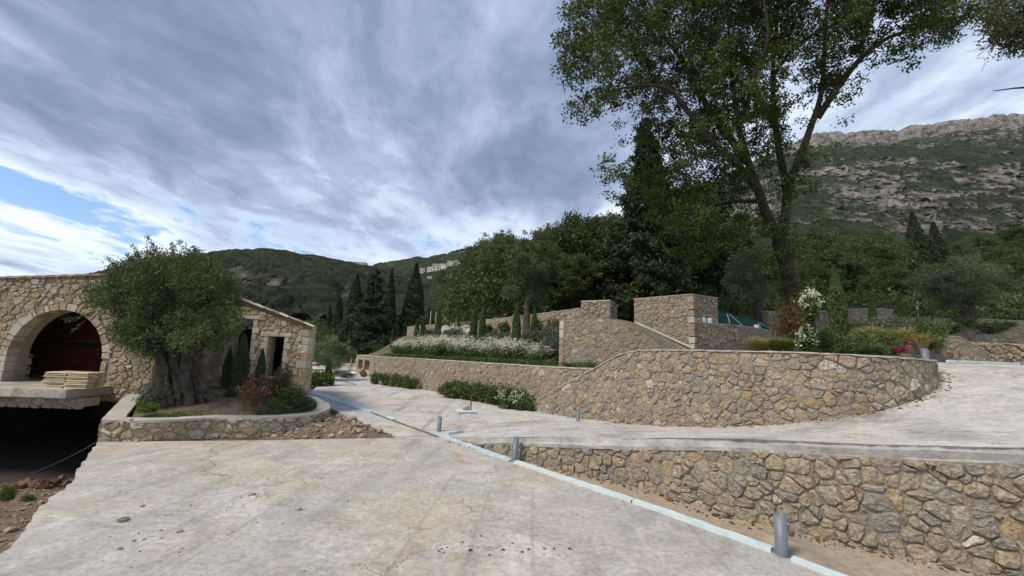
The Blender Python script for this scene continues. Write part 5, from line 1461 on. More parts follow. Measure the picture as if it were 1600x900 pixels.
lc = np.vstack(lc); V, F = leaf_arrays(lc, .085, .024, rng, .35, np.array(vp(270, 500))); obj('crown', V, F, L_OLIVE, olive); print('olive leaves', len(lc))


# --- generic trees built once at the origin and copied
def crown_tree(name, h, r, trunk_h, seed, leafm, barkm, nblob=26, per=260, leaf=(.16, .06), trunk_r=.25, flat=.8, lean=.0, lumps=.25, hidden=False):
    rng = np.random.default_rng(seed); rt = tree(name, '', (0, 0, 0))
    top = np.array([lean, 0, trunk_h]); tr = [np.array([0, 0, -.3]), np.array([lean * .3 + .06, .05, trunk_h * .45]), top, top + (0, 0, (h - trunk_h) * .35)]
    V, F = noisy_tube(tr, [trunk_r * 1.35, trunk_r, trunk_r * .8, trunk_r * .35], 12, rng, .08, 4, 1.5)
    cc = np.array([lean, 0, (h + trunk_h) / 2 + .02 * h]); rr = np.array([r, r, (h - trunk_h) / 2]) * (1 - lumps * .5)
    nblob = int(nblob * 1.35); per = int(per * .85)
    bl = ellipsoid_pts(nblob, cc, rr, rng, .5); bl = bl[np.argsort(rng.random(len(bl)))]
    tubes = grow([(np.array(tr), np.array([trunk_r * 1.2, trunk_r, trunk_r * .8, trunk_r * .35]))], bl, rng, .02, 5, .12)[1:]
    V, F = join([(V, F)] + tubes); obj('trunk', V, F, barkm, rt, True)
    lc = []
    for b in bl:
        s = r * lumps * rng.uniform(.75, 1.25); m = 7
        for q in b + rng.normal(0, .55, (m, 3)) * s * np.array([1, 1, flat]): lc.append(q + rng.normal(0, .24, (per // m, 3)) * s * np.array([1, 1, flat]))
    lc = np.vstack(lc); V, F = leaf_arrays(lc, leaf[0], leaf[1], rng, .15, cc); obj('crown', V, F, leafm, rt)
    return rt


def cypress(name, h, r, seed, leafm, n=9000, leaf=(.22, .05), ragged=.18, base=.04, trunk=.12, conic=.55):
    """narrow column of upright sprays; conic = how early it tapers"""
    rng = np.random.default_rng(seed); rt = tree(name, '', (0, 0, 0))
    V, F = tube_vf([(0, 0, -.2), (0, 0, h * .5), (0, 0, h * .93)], [trunk, trunk * .6, .01], 7); obj('trunk', V, F, BARK, rt)
    t = rng.random(n) ** .9; th = rng.uniform(0, 6.283, n)
    prof = np.minimum(1, (t / .10 + .35)) * np.clip((1 - t) / conic, 0, 1) ** .8
    lump = .78 + .3 * vnoise(th * 1.6 + seed, t * h * 1.1, seed) + .22 * vnoise(th * 4, t * h * 3.2, seed + 1)
    rad = r * prof * lump * (1 - ragged * rng.random(n) ** 2 * 3 * .6) + .01
    C = np.stack([rad * np.cos(th), rad * np.sin(th), base * h + t * h * (1 - base)], 1)
    V, F = leaf_arrays(C, leaf[0], leaf[1], rng, 2.2); obj('crown', V, F, leafm, rt); return rt


def conifer(name, h, r, seed, leafm, tiers=34, n=26000, leaf=(.3, .11), gap=.45):
    """tiered boughs drooping outward with gaps"""
    rng = np.random.default_rng(seed); rt = tree(name, '', (0, 0, 0))
    tubes = [tube_vf([(0, 0, -.2), (0, 0, h * .5), (0, 0, h)], [r * .10, r * .06, .02], 8)]; lc = []
    for k in range(tiers * 5):
        t = (k / (tiers * 5.)) ** .95; z = h * (.06 + .93 * t); L = r * (1 - t) ** .8 * rng.uniform(.55, 1.15) + .18; a = rng.uniform(0, 6.28); d = np.array([math.cos(a), math.sin(a), rng.uniform(-.25, .28)])
        P = np.array([(0, 0, z), d * L * .5 + (0, 0, z + .06 * L), d * L + (0, 0, z + .10 * L)]); tubes.append(tube_vf(P, [.045, .03, .012], 4, False))
        m = max(12, int(n / (tiers * 5.) * (L / r) * 1.7)); u = rng.uniform(.18, 1.05, m) ** .8
        lc.append(P[0] + (P[2] - P[0]) * u[:, None] + rng.normal(0, 1, (m, 3)) * np.array([.14, .14, .10]) * (L * .9) ** .7)
    V, F = join(tubes); obj('trunk', V, F, BARK, rt, True); lc = np.vstack(lc); V, F = leaf_arrays(lc, leaf[0], leaf[1], rng, .1); obj('crown', V, F, leafm, rt); return rt


USED = set()
def place(proto, px, py_base, Y, h_px=None, label='', cat='tree', group=None, rot=0.0, wide=1.0, z=None, h0=None):
    """stand a copy of a prototype so that it rises h_px pixels at distance Y"""
    b = at(px, py_base, Y)
    s = (h_px / FPX * Y) / h0
    if proto.name in USED:
        r = copy_tree(proto, b, rot, (s * wide, s * wide, s))
    else:
        USED.add(proto.name); r = proto; r.location = Vector(b.tolist()); r.rotation_euler = (0, 0, rot); r.scale = (s * wide, s * wide, s)
    tag(r, label, cat, group); return r


OLV = crown_tree('olive_tree', 5.0, 2.3, 1.4, 301, L_FAR_OLIVE, BARK_OLIVE, 34, 420, (.16, .055), .32, .85)
OLV2 = crown_tree('olive_tree', 5.0, 2.6, 1.0, 302, L_FAR_OLIVE, BARK_OLIVE, 40, 460, (.15, .05), .5, .8)
OLV3 = crown_tree('olive_tree', 9.0, 2.7, 2.4, 303, leaf_mat('grove_olive_leaves', [(0, (.055, .08, .035)), (.6, (.10, .138, .062)), (1, (.165, .20, .105))], .28), BARK_OLIVE, 46, 420, (.20, .07), .32, .95)
WD1 = crown_tree('evergreen_oak', 9.0, 3.6, 2.2, 304, L_WOOD, BARK, 60, 420, (.24, .11), .26, .85)
WD2 = crown_tree('evergreen_oak', 9.0, 4.0, 1.6, 305, L_WOOD, BARK, 60, 420, (.24, .10), .24, .8, .4)
WD3 = crown_tree('pine_tree', 9.0, 3.8, 2.0, 306, L_SHRUB if False else leaf_mat('pine_needles', [(0, (.036, .064, .020)), (.6, (.070, .108, .034)), (1, (.125, .165, .058))], .24), BARK, 56, 380, (.26, .06), .25, .6)
CYP = cypress('cypress_tree', 12.0, 1.5, 311, L_CYP, 16000, (.42, .09), .25, .03, .2, .75)
CYPN = cypress('cypress_tree', 12.0, 1.0, 312, L_CYP, 12000, (.40, .085), .2, .03, .2, .6)
YCY = cypress('young_cypress', 3.0, .26, 313, L_YCYP, 5200, (.13, .028), .2, .02, .04, .5)
CON = conifer('fir_tree', 13.0, 3.0, 314, L_CYP, 34, 30000, (.34, .10))
BCON = conifer('cypress_tree', 15.0, 2.6, 315, L_CYP, 44, 52000, (.30, .10))

# dark conifer left of the oak
place(BCON, 1012, 520, 25.0, 362, 'tall dark ragged conifer rising behind the oak and stone pillar', h0=15.0, wide=1.08)
# the olive with pale trunk on the slope and the grove behind it
place(OLV3, 822, 528, 21.0, 170, 'big olive with pale split trunk on the planted slope', h0=9.0, rot=.4, wide=.92)
grove = [(OLV3, 760, 512, 33, 150, 0.3, 1.2, 'grey-green'), (OLV3, 712, 522, 34, 112, 1.2, 1.25, 'shorter'), (OLV3, 868, 505, 30, 160, 2.0, 1.15, ''), (WD1, 915, 500, 29, 165, 3.1, 1.1, ''), (OLV3, 790, 520, 30, 160, 2.2, 1.2, ''), (WD2, 950, 500, 31, 158, 4.4, 1.1, ''),
         (WD1, 1045, 505, 30, 190, 5.2, 1.0, ''), (WD2, 1090, 505, 32, 190, 1.0, 1.1, ''), (OLV3, 1140, 505, 33, 165, 2.6, 1.1, ''), (WD2, 985, 505, 34, 175, 3.7, 1.0, ''), (OLV3, 845, 510, 27, 130, .9, 1.3, ''), (WD1, 895, 505, 26, 105, .1, 1.3, '')]
for pr_, px_, py_, Y_, h_, ro, wd, _ in grove:
    place(pr_, px_, py_, Y_, h_, 'evergreen tree in the dark grove behind the upper wall', group='trees of the grove behind the upper wall', rot=ro, wide=wd, h0=9.0)
# cypresses and fir on the left beyond the house
for pr_, px_, py_, Y_, h_, wd, lb, h0 in ((CYP, 547, 560, 48, 130, 1.15, 'broad dark cypress left of the tall fir beyond the house', 12.), (CON, 577, 570, 46, 152, 1.15, 'tall feathery fir beyond the end of the bed wall', 13.), (CYPN, 602, 562, 50, 142, .9, 'slim dark cypress touching the right side of the fir', 12.), (CYP, 641, 560, 52, 148, 1.2, 'tall pointed cypress standing alone right of the fir', 12.),
                                  (CYPN, 522, 565, 55, 100, 1.3, 'lower cypress just right of the house roof', 12.), (CYPN, 508, 560, 62, 80, 1.2, 'small cypress behind the house corner', 12.), (CYP, 690, 545, 60, 88, 1.0, 'distant cypress left of the grove behind the pale posts', 12.), (CYPN, 560, 565, 60, 110, 1.6, 'dark cypress half hidden behind the fir', 12.), (CYPN, 493, 560, 70, 62, 1.2, 'smallest cypress seen over the house eave', 12.)):
    place(pr_, px_, py_, Y_, h_, lb, h0=h0, wide=wd, rot=px_ * .1)
place(OLV2, 512, 592, 24, 62, 'small olive with thick stump beyond the house corner', h0=5.0)
# valley trees filling behind (left middle)
for k, (px_, py_, Y_, h_) in enumerate(((620, 555, 60, 55), (655, 548, 62, 60), (590, 565, 66, 60), (675, 540, 58, 62), (540, 575, 64, 50), (480, 570, 66, 50), (715, 530, 60, 70), (635, 565, 75, 66), (450, 560, 75, 55), (700, 535, 75, 80))):
    place((OLV3, WD1, WD2)[k % 3], px_, py_, Y_, h_, 'green tree in the valley between the cypresses', group='valley trees between the cypresses', rot=k * 1.3, wide=1.3, h0=9.0)
# right side
place(OLV, 1188, 505, 22, 112, 'old olive with knotted trunk behind the green netting', h0=5.0, rot=1.0)
place(OLV2, 1516, 508, 24, 108, 'round dense olive on the right terrace', h0=5.0, rot=2.0, wide=1.05)
place(CYP, 1440, 470, 60, 145, 'tall cypress, left of the pair on the right slope', h0=12., wide=1.15)
place(CYP, 1472, 470, 62, 128, 'brownish cypress, right of the pair on the right slope', h0=12., wide=1.25, rot=1)
place(CYPN, 1406, 470, 60, 80, 'small cypress in the wood left of the tall pair', h0=12., wide=1.2)
k = 0
for px_, py_, Y_, h_ in ((1262, 500, 30, 92), (1300, 490, 40, 100), (1345, 490, 44, 120), (1390, 488, 36, 70), (1260, 480, 48, 130), (1325, 480, 55, 115), (1370, 470, 62, 90), (1420, 480, 45, 60), (1470, 478, 50, 70), (1510, 460, 70, 62), (1555, 470, 60, 66), (1590, 475, 48, 78), (1620, 480, 44, 80), (1560, 440, 95, 58), (1500, 430, 100, 54), (1605, 430, 100, 60), (1400, 440, 95, 60), (1340, 430, 105, 62), (1290, 440, 100, 70), (1540, 410, 130, 48), (1450, 405, 140, 40), (1590, 400, 140, 46), (1370, 405, 140, 44)):
    place((WD3, WD1, WD3, WD2, OLV3)[k % 5], px_, py_, Y_, h_, 'green tree in the wood on the right slope', group='trees of the wood on the right slope', rot=k * 1.7, wide=1.35, h0=9.0); k += 1
# young cypresses
for px_, py_, Y_, h_, lb, wd in ((683, 533, 24, 50, 'young slim cypress farthest left in the flower bed row', 1.), (739, 537, 21, 62, 'young cypress left of the close pair above the flowers', 1.), (752, 537, 20.6, 58, 'young cypress right of the close pair above the flowers', 1.), (806, 541, 18.5, 66, 'young cypress just left of the pale olive trunk', 1.05), (834, 542, 18, 62, 'young cypress just right of the pale olive trunk', 1.), (660, 534, 27, 40, 'short young cypress at the left end of the slope', 1.1), (650, 534, 28, 36, 'shortest young cypress at the left end of the slope', 1.1),
                             (1313, 545, 12.0, 128, 'biggest young cypress among flowers behind the curved wall', 1.05), (1366, 520, 18.5, 58, 'thin young cypress before the curved terrace wall', 1.0), (1410, 520, 18, 62, 'light green young cypress right of the curved terrace wall', 1.3), (612, 545, 30, 30, 'tiny young cypress near the fir', 1.2)):
    place(YCY, px_, py_, Y_, h_, lb, 'cypress', 'young cypresses', rot=px_ * .3, wide=wd, h0=3.0)
for px_, py_, Y_, h_, lb, wd in ((352, 606, 12.2, 62, 'young cypress nearest the olive trunk by the house wall', 1.2), (371, 614, 12.0, 88, 'tall young cypress before the left window of the house', 1.3), (404, 606, 12.2, 58, 'young cypress left of the right window of the house', 1.2)):
    place(YCY, px_, py_, Y_, h_, lb, 'cypress', 'young cypresses', rot=px_ * .3, wide=wd, h0=3.0)


# --- branches of a tree standing outside the frame, upper right
rng = np.random.default_rng(404); TY = 9.0
tb_ = np.array([15.5, 9.5, 1.9]); oo = tree('overhanging_tree', 'twiggy branches reaching in at the upper right corner', tb_)
lim = [([tb_, tb_ + (-.1, 0, 3), tb_ + (-.4, 0, 6), tb_ + (-.6, 0, 9)], [.3, .25, .2, .1]), ([tb_ + (-.4, 0, 6), at(1660, 60, TY), at(1610, 50, TY), at(1570, 52, TY)], [.09, .06, .04, .02]), ([tb_ + (-.2, 0, 4.5), at(1680, 150, TY), at(1610, 137, TY), at(1552, 142, TY)], [.07, .04, .025, .01])]
tt = [at(rng.uniform(1545, 1640), rng.uniform(0, 75), TY + rng.normal(0, .5)) for _ in range(34)]
tubes = [tube_vf(catmull3(p, 5), np.interp(np.linspace(0, 1, 5 * (len(p) - 1) + 1), np.linspace(0, 1, len(p)), r), 7) for p, r in lim]
tubes += grow([(np.array(p), np.array(r)) for p, r in lim], tt, rng, .006, 4, .15)[3:]
for _ in range(26):
    a = at(rng.uniform(1545, 1600), rng.uniform(45, 75), TY + rng.normal(0, .3)); b = a + np.array([rng.uniform(-.45, .1), rng.normal(0, .2), rng.uniform(-.55, -.1)]); tubes.append(tube_vf(branch_to(a, b, rng, 6, .15), np.linspace(.009, .003, 6), 4, False))
V, F = join(tubes); obj('trunk', V, F, BARK, oo, True)
lc = np.vstack([c + rng.normal(0, .13, (190, 3)) for c in tt]); V, F = leaf_arrays(lc, .075, .042, rng, .1); obj('crown', V, F, leaf_mat('brownish_leaves', [(0, (.040, .055, .022)), (.6, (.070, .085, .034)), (1, (.12, .11, .05))], .2), oo)


# ------------------------------------------------------------------ shrubs and flowers
def shrub_proto(name, r, h, seed, leafm, n=900, leaf=(.09, .04), petal=None, npet=0, pet=(.04, .04), stems=8, wisp=.15, high=False):
    rng = np.random.default_rng(seed); rt = tree(name, '', (0, 0, 0), 'shrub'); tubes = []
    for k in range(stems):
        a = rng.uniform(0, 6.28); tubes.append(tube_vf([(0, 0, -.03), (r * .35 * math.cos(a), r * .35 * math.sin(a), h * .45), (r * .65 * math.cos(a), r * .65 * math.sin(a), h * rng.uniform(.6, .9))], [.012, .009, .004], 4, False))
    V, F = join(tubes); obj('stems', V, F, BARK, rt)
    bl = ellipsoid_pts(max(6, n // 45), (0, 0, h * .5), (r * .85, r * .85, h * .45), rng, .3); bl[:, 2] = np.clip(bl[:, 2], .04, None)
    C = np.vstack([b + rng.normal(0, wisp, (45, 3)) * np.array([r, r, h]) for b in bl]); C[:, 2] = np.abs(C[:, 2])
    V, F = leaf_arrays(C, leaf[0], leaf[1], rng, .5); obj('foliage', V, F, leafm, rt)
    if petal is not None:
        k = max(1, npet // 6)
        d = rng.normal(0, 1, (k, 3)); d[:, 2] = np.abs(d[:, 2]) + (.6 if high else .1); d /= np.linalg.norm(d, axis=1, keepdims=True)
        B = np.array([0, 0, h * (.55 if high else .45)]) + d * np.array([r, r, h * .55]) * rng.uniform(.8, 1.15, (k, 1))
        C = np.vstack([b + rng.normal(0, pet[0] * (2.2 if high else .9), (6, 3)) for b in B]); V, F = leaf_arrays(C, pet[0], pet[1], rng, .4); tag(obj('flowers', V, F, petal, rt), kind='stuff')
    return rt


def grass_proto(name, h, seed, m, n=560):
    rng = np.random.default_rng(seed); rt = tree(name, '', (0, 0, 0), 'grass'); a = rng.uniform(0, 6.28, n); k = rng.uniform(.1, .75, n); hh = h * rng.uniform(.6, 1.1, n)
    d = np.stack([np.cos(a), np.sin(a), 0 * a], 1); s = np.stack([-np.sin(a), np.cos(a), 0 * a], 1) * .008
    p0 = d * .05; p1 = d * (k * .35 * h)[:, None] + np.array([0, 0, 1]) * (hh * .7)[:, None]; p2 = d * (k * .9 * h)[:, None] + np.array([0, 0, 1]) * (hh * (1 - .35 * k))[:, None]
    V = np.stack([p0 - s, p0 + s, p1 + s, p1 - s, p2 + s * .3, p2 - s * .3], 1).reshape(-1, 3); i = np.arange(n)[:, None] * 6
    obj('blades', V, np.vstack([i + [0, 1, 2, 3], i + [3, 2, 4, 5]]), m, rt); return rt


def put(proto, px, py, h_px, label, z=None, Y=None, h0=1.0, wide=1.0, rot=0., cat='shrub', group=None):
    b = on_z(px, py, z) if Y is None else at(px, py, Y)
    s = h_px / FPX * b[1] / h0
    if proto.name in USED: r = copy_tree(proto, b, rot, (s * wide, s * wide, s))
    else:
        USED.add(proto.name); r = proto; r.location = Vector(b.tolist()); r.rotation_euler = (0, 0, rot); r.scale = (s * wide, s * wide, s)
    tag(r, label, cat, group); return r


SH = shrub_proto('leafy_shrub', .55, 1.0, 501, L_SHRUB, 1500, (.13, .075), wisp=.13)
SHL = shrub_proto('bright_shrub', .6, 1.0, 502, L_LIME, 1500, (.12, .06), wisp=.12)
SHG = shrub_proto('green_shrub', .6, 1.0, 503, L_GREEN, 1700, (.11, .05), wisp=.13)
SHF = shrub_proto('flowering_shrub', .6, 1.0, 504, L_GREEN, 1300, (.12, .06), P_CREAM, 260, (.07, .06))
LAV = shrub_proto('lavender_shrub', .7, .8, 505, L_LAV, 1800, (.14, .03), wisp=.14)
GAU = shrub_proto('gaura_plant', .50, 1.0, 506, L_GREEN, 1100, (.10, .035), P_WHITE, 420, (.042, .036), wisp=.13, high=True)
PNK = shrub_proto('pink_shrub', .6, 1.0, 507, L_RED, 1200, (.09, .035), P_PINK, 170, (.055, .045), wisp=.16)
ROS = shrub_proto('rose_bush', .6, 1.0, 508, L_GREEN, 1400, (.09, .05), P_MAG, 54, (.06, .05), wisp=.15)
REDS = shrub_proto('reddish_shrub', .6, 1.0, 509, L_RED, 1500, (.10, .04), wisp=.16)
BOU = shrub_proto('bougainvillea', .6, .8, 510, L_GREEN, 260, (.09, .05), P_MAG, 900, (.09, .08), wisp=.14)
JAS = shrub_proto('jasmine_climber', .22, 1.0, 511, L_SHRUB, 1500, (.11, .06), P_CREAM, 330, (.075, .065), wisp=.17)
GRA = grass_proto('feather_grass', 1.0, 512, L_GRASS); GRG = grass_proto('green_grass_tuft', 1.0, 513, L_GRASSG)

# below the bed wall
for k, (px_, py_, h_, pr_) in enumerate(((589, 600, 17, SH), (602, 602, 18, SHG), (617, 604, 19, SH), (631, 606, 18, SH), (644, 608, 17, SHG), (703, 621, 23, SHG), (716, 622, 26, SH), (731, 625, 26, SHG), (747, 627, 26, SH), (763, 630, 26, SHG), (779, 633, 28, SHG), (797, 638, 30, SHF), (813, 640, 26, SHF), (826, 642, 22, SHG))):
    lab = 'leafy shrub in the far cluster at the foot of the bed wall' if k < 5 else ('cream-flowered shrub at the near end of the bed wall foot' if pr_ is SHF else 'leafy shrub in the near row at the foot of the bed wall')
    put(pr_, px_, py_, h_, lab, 0.0, h0=1.0, wide=1.15, rot=k, group=('far shrub cluster at the bed wall' if k < 5 else ('cream-flowered shrubs at the bed wall' if pr_ is SHF else 'near shrub row at the bed wall')))
put(REDS, 688, 616, 12, 'small reddish plant at the far end of the near shrub row', 0.0, wide=1.0)
# gaura row and low edging on top of the bed wall
s_all = np.linspace(.3, pd.L - 2.2, 42); rr_ = np.random.default_rng(77); k = 0
for s_ in s_all:
    for off in (-1.25, -2.0):
        q = pd.world(np.array([s_ + rr_.uniform(-.15, .15)]), 0, off + rr_.uniform(-.2, .2))[0]; z_ = 1.40 + (-off - .9) * .10; h_ = rr_.uniform(.66, 1.05)
        if q[0] > 1.5: continue
        sc_ = (h_ * rr_.uniform(.95, 1.25), h_ * rr_.uniform(.95, 1.25), h_)
        if 'g' in USED: r_ = copy_tree(GAU, (q[0], q[1], z_), rr_.uniform(0, 6), sc_)
        else: USED.add('g'); r_ = GAU; r_.location = (q[0], q[1], z_); r_.scale = sc_
        tag(r_, 'white-flowered gaura in the long row above the bed wall', 'flower', 'gaura row above the bed wall'); k += 1
rng = np.random.default_rng(78); S_ = rng.uniform(.1, pd.L - .6, 15000); D_ = -.45 - np.abs(rng.normal(0, .22, 15000)); q = pd.world(S_, pd.zt(S_), D_); q[:, 2] += -.02 + rng.random(15000) ** 1.3 * (.17 + .10 * vnoise(S_ * 2.2, D_ * 2, 5))
V, F = leaf_arrays(q, .09, .03, rng, .6); tag(obj('edging_plants', V, F, L_GREEN), 'low green edging plants along the top of the bed wall', 'ground cover', kind='stuff')
# slope plants
for k, (px_, py_, h_, pr_, Y_, lb) in enumerate(((700, 528, 15, LAV, 25, ''), (716, 530, 16, LAV, 24, ''), (770, 533, 14, LAV, 21, ''), (790, 534, 15, LAV, 20, ''), (820, 538, 15, LAV, 18.5, ''), (850, 536, 24, LAV, 18, ''), (868, 535, 24, LAV, 17.5, ''), (730, 527, 14, LAV, 25, ''), (660, 532, 14, LAV, 28, ''), (675, 530, 16, LAV, 27, ''), (760, 522, 15, SHG, 24, ''), (785, 522, 18, SH, 23, ''), (774, 516, 10, SHG, 25, ''), (868, 520, 22, REDS, 18.5, ''), (845, 518, 18, SHG, 20, ''), (862, 545, 20, LAV, 16.8, ''))):
    lab = {LAV.name.split('.')[0]: 'grey-green lavender mound on the slope behind the gaura'}.get(pr_.name.split('.')[0], 'green shrub before the upper wall on the slope' if pr_ is not REDS else 'orange-brown shrub beside the stone flank wall')
    put(pr_, px_, py_, h_, lab, Y=Y_, wide=1.35, rot=k * .8, h0=.8 if pr_ is LAV else 1., group='lavender mounds on the slope' if pr_ is LAV else ('green shrubs on the slope' if pr_ is not REDS else None))
for k, (px_, py_, r_, Y_, lb) in enumerate(((695, 524, .62, 25, 'leftmost pale boulder on the planted slope'), (712, 520, .5, 26, 'pale boulder second from left on the slope'), (724, 524, .55, 24.5, 'largest pale boulder in the middle of the slope'), (735, 520, .45, 24, 'pale boulder beside the young cypress pair'), (708, 514, .4, 27, 'small pale boulder highest on the slope'), (727, 514, .42, 26, 'pale boulder touching the upper wall foot'))):
    b = at(px_, py_, Y_); V, F = pebble_vf(b, r_, np.random.default_rng(90 + k), .75)
    bm = bmesh.new(); [bm.verts.new(v) for v in V]; bm.verts.ensure_lookup_table(); [bm.faces.new([bm.verts[i] for i in f]) for f in F]; bmesh.ops.subdivide_edges(bm, edges=bm.edges[:], cuts=1, use_grid_fill=True); V = np.array([v.co[:] for v in bm.verts]) + np.random.default_rng(k).normal(0, r_ * .07, (len(bm.verts), 3)); bm.verts.index_update(); F = [tuple(v.index for v in f.verts) for f in bm.faces]; bm.free()
    tag(obj('boulder', V, F, ROCK), lb, 'boulder')
# planter
put(SHL, 228, 646, 18, 'bright green low shrub at the left corner of the planter', .46, wide=1.6)
put(PNK, 398, 634, 42, 'pink-flowered bush in front of the house window', .55, wide=1.05)
put(REDS, 432, 622, 40, 'reddish bush below the right window of the house', .6, wide=.9, rot=2)
put(ROS, 448, 612, 44, 'climbing rose bush at the right corner of the house', .6, wide=.75, rot=1)
put(SHG, 452, 634, 28, 'green bushy herb at the right side of the planter', .52, wide=1.5, rot=3)
put(SHG, 425, 640, 16, 'low green herb in the middle of the planter front', .48, wide=1.3, rot=4)
put(SHG, 362, 622, 16, 'small green herb right of the olive trunk', .58, wide=1.2, rot=5)
put(LAV, 240, 632, 30, 'grey herb clump left of the olive trunk in the planter', .55, wide=1.0, h0=.8)
put(LAV, 470, 636, 14, 'grey herb clump at the right rim of the planter', .46, wide=1.8, h0=.8, rot=2)
rng = np.random.default_rng(79); n_ = 9000; S_ = rng.uniform(.5, pf1.L - .4, n_); q = pf1.world(S_, pf1.zt(S_), -.30 - np.abs(rng.normal(0, .28, n_))); m_ = vnoise(q[:, 0] * 1.6, q[:, 1] * 1.6, 6) > .42; q = q[m_]; q[:, 2] += rng.random(len(q)) ** 1.6 * .11
V, F = leaf_arrays(q, .045, .016, rng, .8); tag(obj('planter_ground_cover', V, F, L_GREEN), 'thin green ground cover along the planter rim', 'ground cover', kind='stuff')
# by the road beyond the house
for k, (px_, py_, h_) in enumerate(((485, 602, 20), (497, 603, 22), (510, 602, 18), (478, 604, 12))):
    put(SH, px_, py_, h_, 'light green shrub in the bed beside the far road', 0.0, wide=1.2, rot=k, group='light green shrubs beside the far road')
for k, (px_, py_, h_) in enumerate(((540, 590, 8), (530, 586, 8), (600, 575, 9))):
    put(LAV, px_, py_, h_, 'low grey shrub at the far bend of the road', 0.0, wide=1.8, rot=k, h0=.8, group='low grey shrubs at the far bend')
# pit weeds
put(SHG, 12, 782, 20, 'green weed in the dirt at the left edge', -.66, wide=1.0); put(SHG, 42, 786, 12, 'smaller green weed beside the brick rubble', -.62, wide=1.2, rot=1)
# right terrace behind the curved wall
tz_ = 2.13
for pr_, px_, py_, h_, Y_, wd, lb, h0 in ((JAS, 1268, 500, 46, 9.6, 1.05, 'tall white jasmine climbing a post behind the curved wall', 1.), (JAS, 1262, 558, 44, 9.4, 1.1, 'white jasmine mass at the foot of the post', 1.), (GRA, 1180, 554, 30, 11.0, 1.5, 'tan feather grass clump, left one behind the curved wall', 1.), (GRG, 1214, 555, 30, 10.8, 1.6, 'green grass tuft between tan grass and jasmine', 1.), (GRA, 1195, 554, 26, 11.3, 1.3, 'tan feather grass clump next to the green tuft', 1.), (GRG, 1232, 555, 28, 10.6, 1.4, 'green grass tuft close to the jasmine', 1.),
                                       (REDS, 1238, 535, 60, 11.5, .9, 'tall reddish green shrub left of the jasmine', 1.), (ROS, 1292, 556, 44, 10.2, 1.0, 'rose bush with dark red blooms right of the jasmine post', 1.), (ROS, 1340, 556, 34, 10.5, 1.3, 'rose bush with dark red blooms beside the large cypress', 1.), (ROS, 1372, 558, 42, 11.0, 1.3, 'rose bush with red blooms in the terrace middle', 1.), (SHG, 1385, 561, 22, 9.2, 1.5, 'dark green shrub near the wall rim beside the bougainvillea', 1.), (SHG, 1335, 557, 22, 9.0, 1.9, 'dark green spreading shrub on the wall rim below the cypress', 1.), (SHG, 1365, 559, 20, 9.0, 1.8, 'dark green spreading shrub on the wall rim', 1.),
                                       (BOU, 1404, 556, 13, 9.0, 1.0, 'magenta bougainvillea tuft at the end of the curved wall', .8), (BOU, 1312, 548, 9, 9.4, .9, 'small magenta flower tuft at the foot of the cypress', .8), (GRA, 1422, 546, 36, 14.5, 1.7, 'pale feather grass clump on the terrace, the brightest one', 1.), (GRA, 1440, 549, 30, 14.0, 1.6, 'pale feather grass clump right of the brightest one', 1.), (GRA, 1362, 540, 32, 15.0, 2.0, 'tan feather grass behind the red roses', 1.), (LAV, 1385, 528, 32, 16., 1.3, 'grey-green mound before the curved terrace wall', .8), (LAV, 1345, 525, 24, 16.5, 1.4, 'grey-green mound left of the thin cypress', .8),
                                       (SHG, 1455, 548, 46, 14.2, 1.0, 'green bush left of the small slanted wall', 1.), (SHG, 1480, 522, 20, 18, 1.6, 'green bush above the small slanted wall', 1.), (LAV, 1440, 525, 28, 18, 1.4, 'grey bush below the round olive', .8), (SHG, 1545, 522, 18, 19, 1.8, 'green bush above the dry stone wall', 1.), (SHG, 1505, 512, 18, 22, 2.0, 'dark bush under the round olive', 1.), (SHG, 1570, 516, 14, 20, 1.8, 'low bush at the right edge above the dry wall', 1.), (SHG, 1390, 548, 20, 13, 1.5, 'low green bush behind the bougainvillea', 1.), (SHG, 1300, 545, 26, 12.5, 1.4, 'dark green bush behind the jasmine post', 1.), (LAV, 1275, 540, 26, 14.5, 1.5, 'grey bush behind the jasmine', .8)):
    put(pr_, px_, py_, h_, lb, Y=Y_, wide=wd, h0=h0, rot=px_ * .37, cat='grass' if pr_ in (GRA, GRG) else 'shrub', group='garden plants on the right terrace')
V, F = tube_vf([at(1272, 556, 9.7), at(1268, 500, 9.7), at(1262, 468, 9.7)], [.075, .07, .06], 8); tag(obj('wooden_post', V, F, BARK), 'dark wooden post carrying the white jasmine', 'post')
# fixtures at the top of the ramp
V, F = bevel_box_vf(at(1421, 545, 12.5), (.14, .14, .22), .2, .02); tag(obj('garden_lamp', V, F, RUST), 'small dark garden lamp box beside the pale grass', 'lamp')
V, F = bevel_box_vf(at(1485, 555, 12.5), (.12, .1, .18), .2, .02); tag(obj('dark_box', V, F, RUST), 'small dark box on the ground before the slanted wall', 'box')
V, F = join([tube_vf([at(1499, 559, 12.5), at(1499, 550, 12.5)], .02, 6), tube_vf([at(1499, 557, 12.5), at(1506, 555, 12.5)], .015, 6)]); tag(obj('tap', V, F, RUST), 'small dark standpipe before the slanted wall', 'tap')

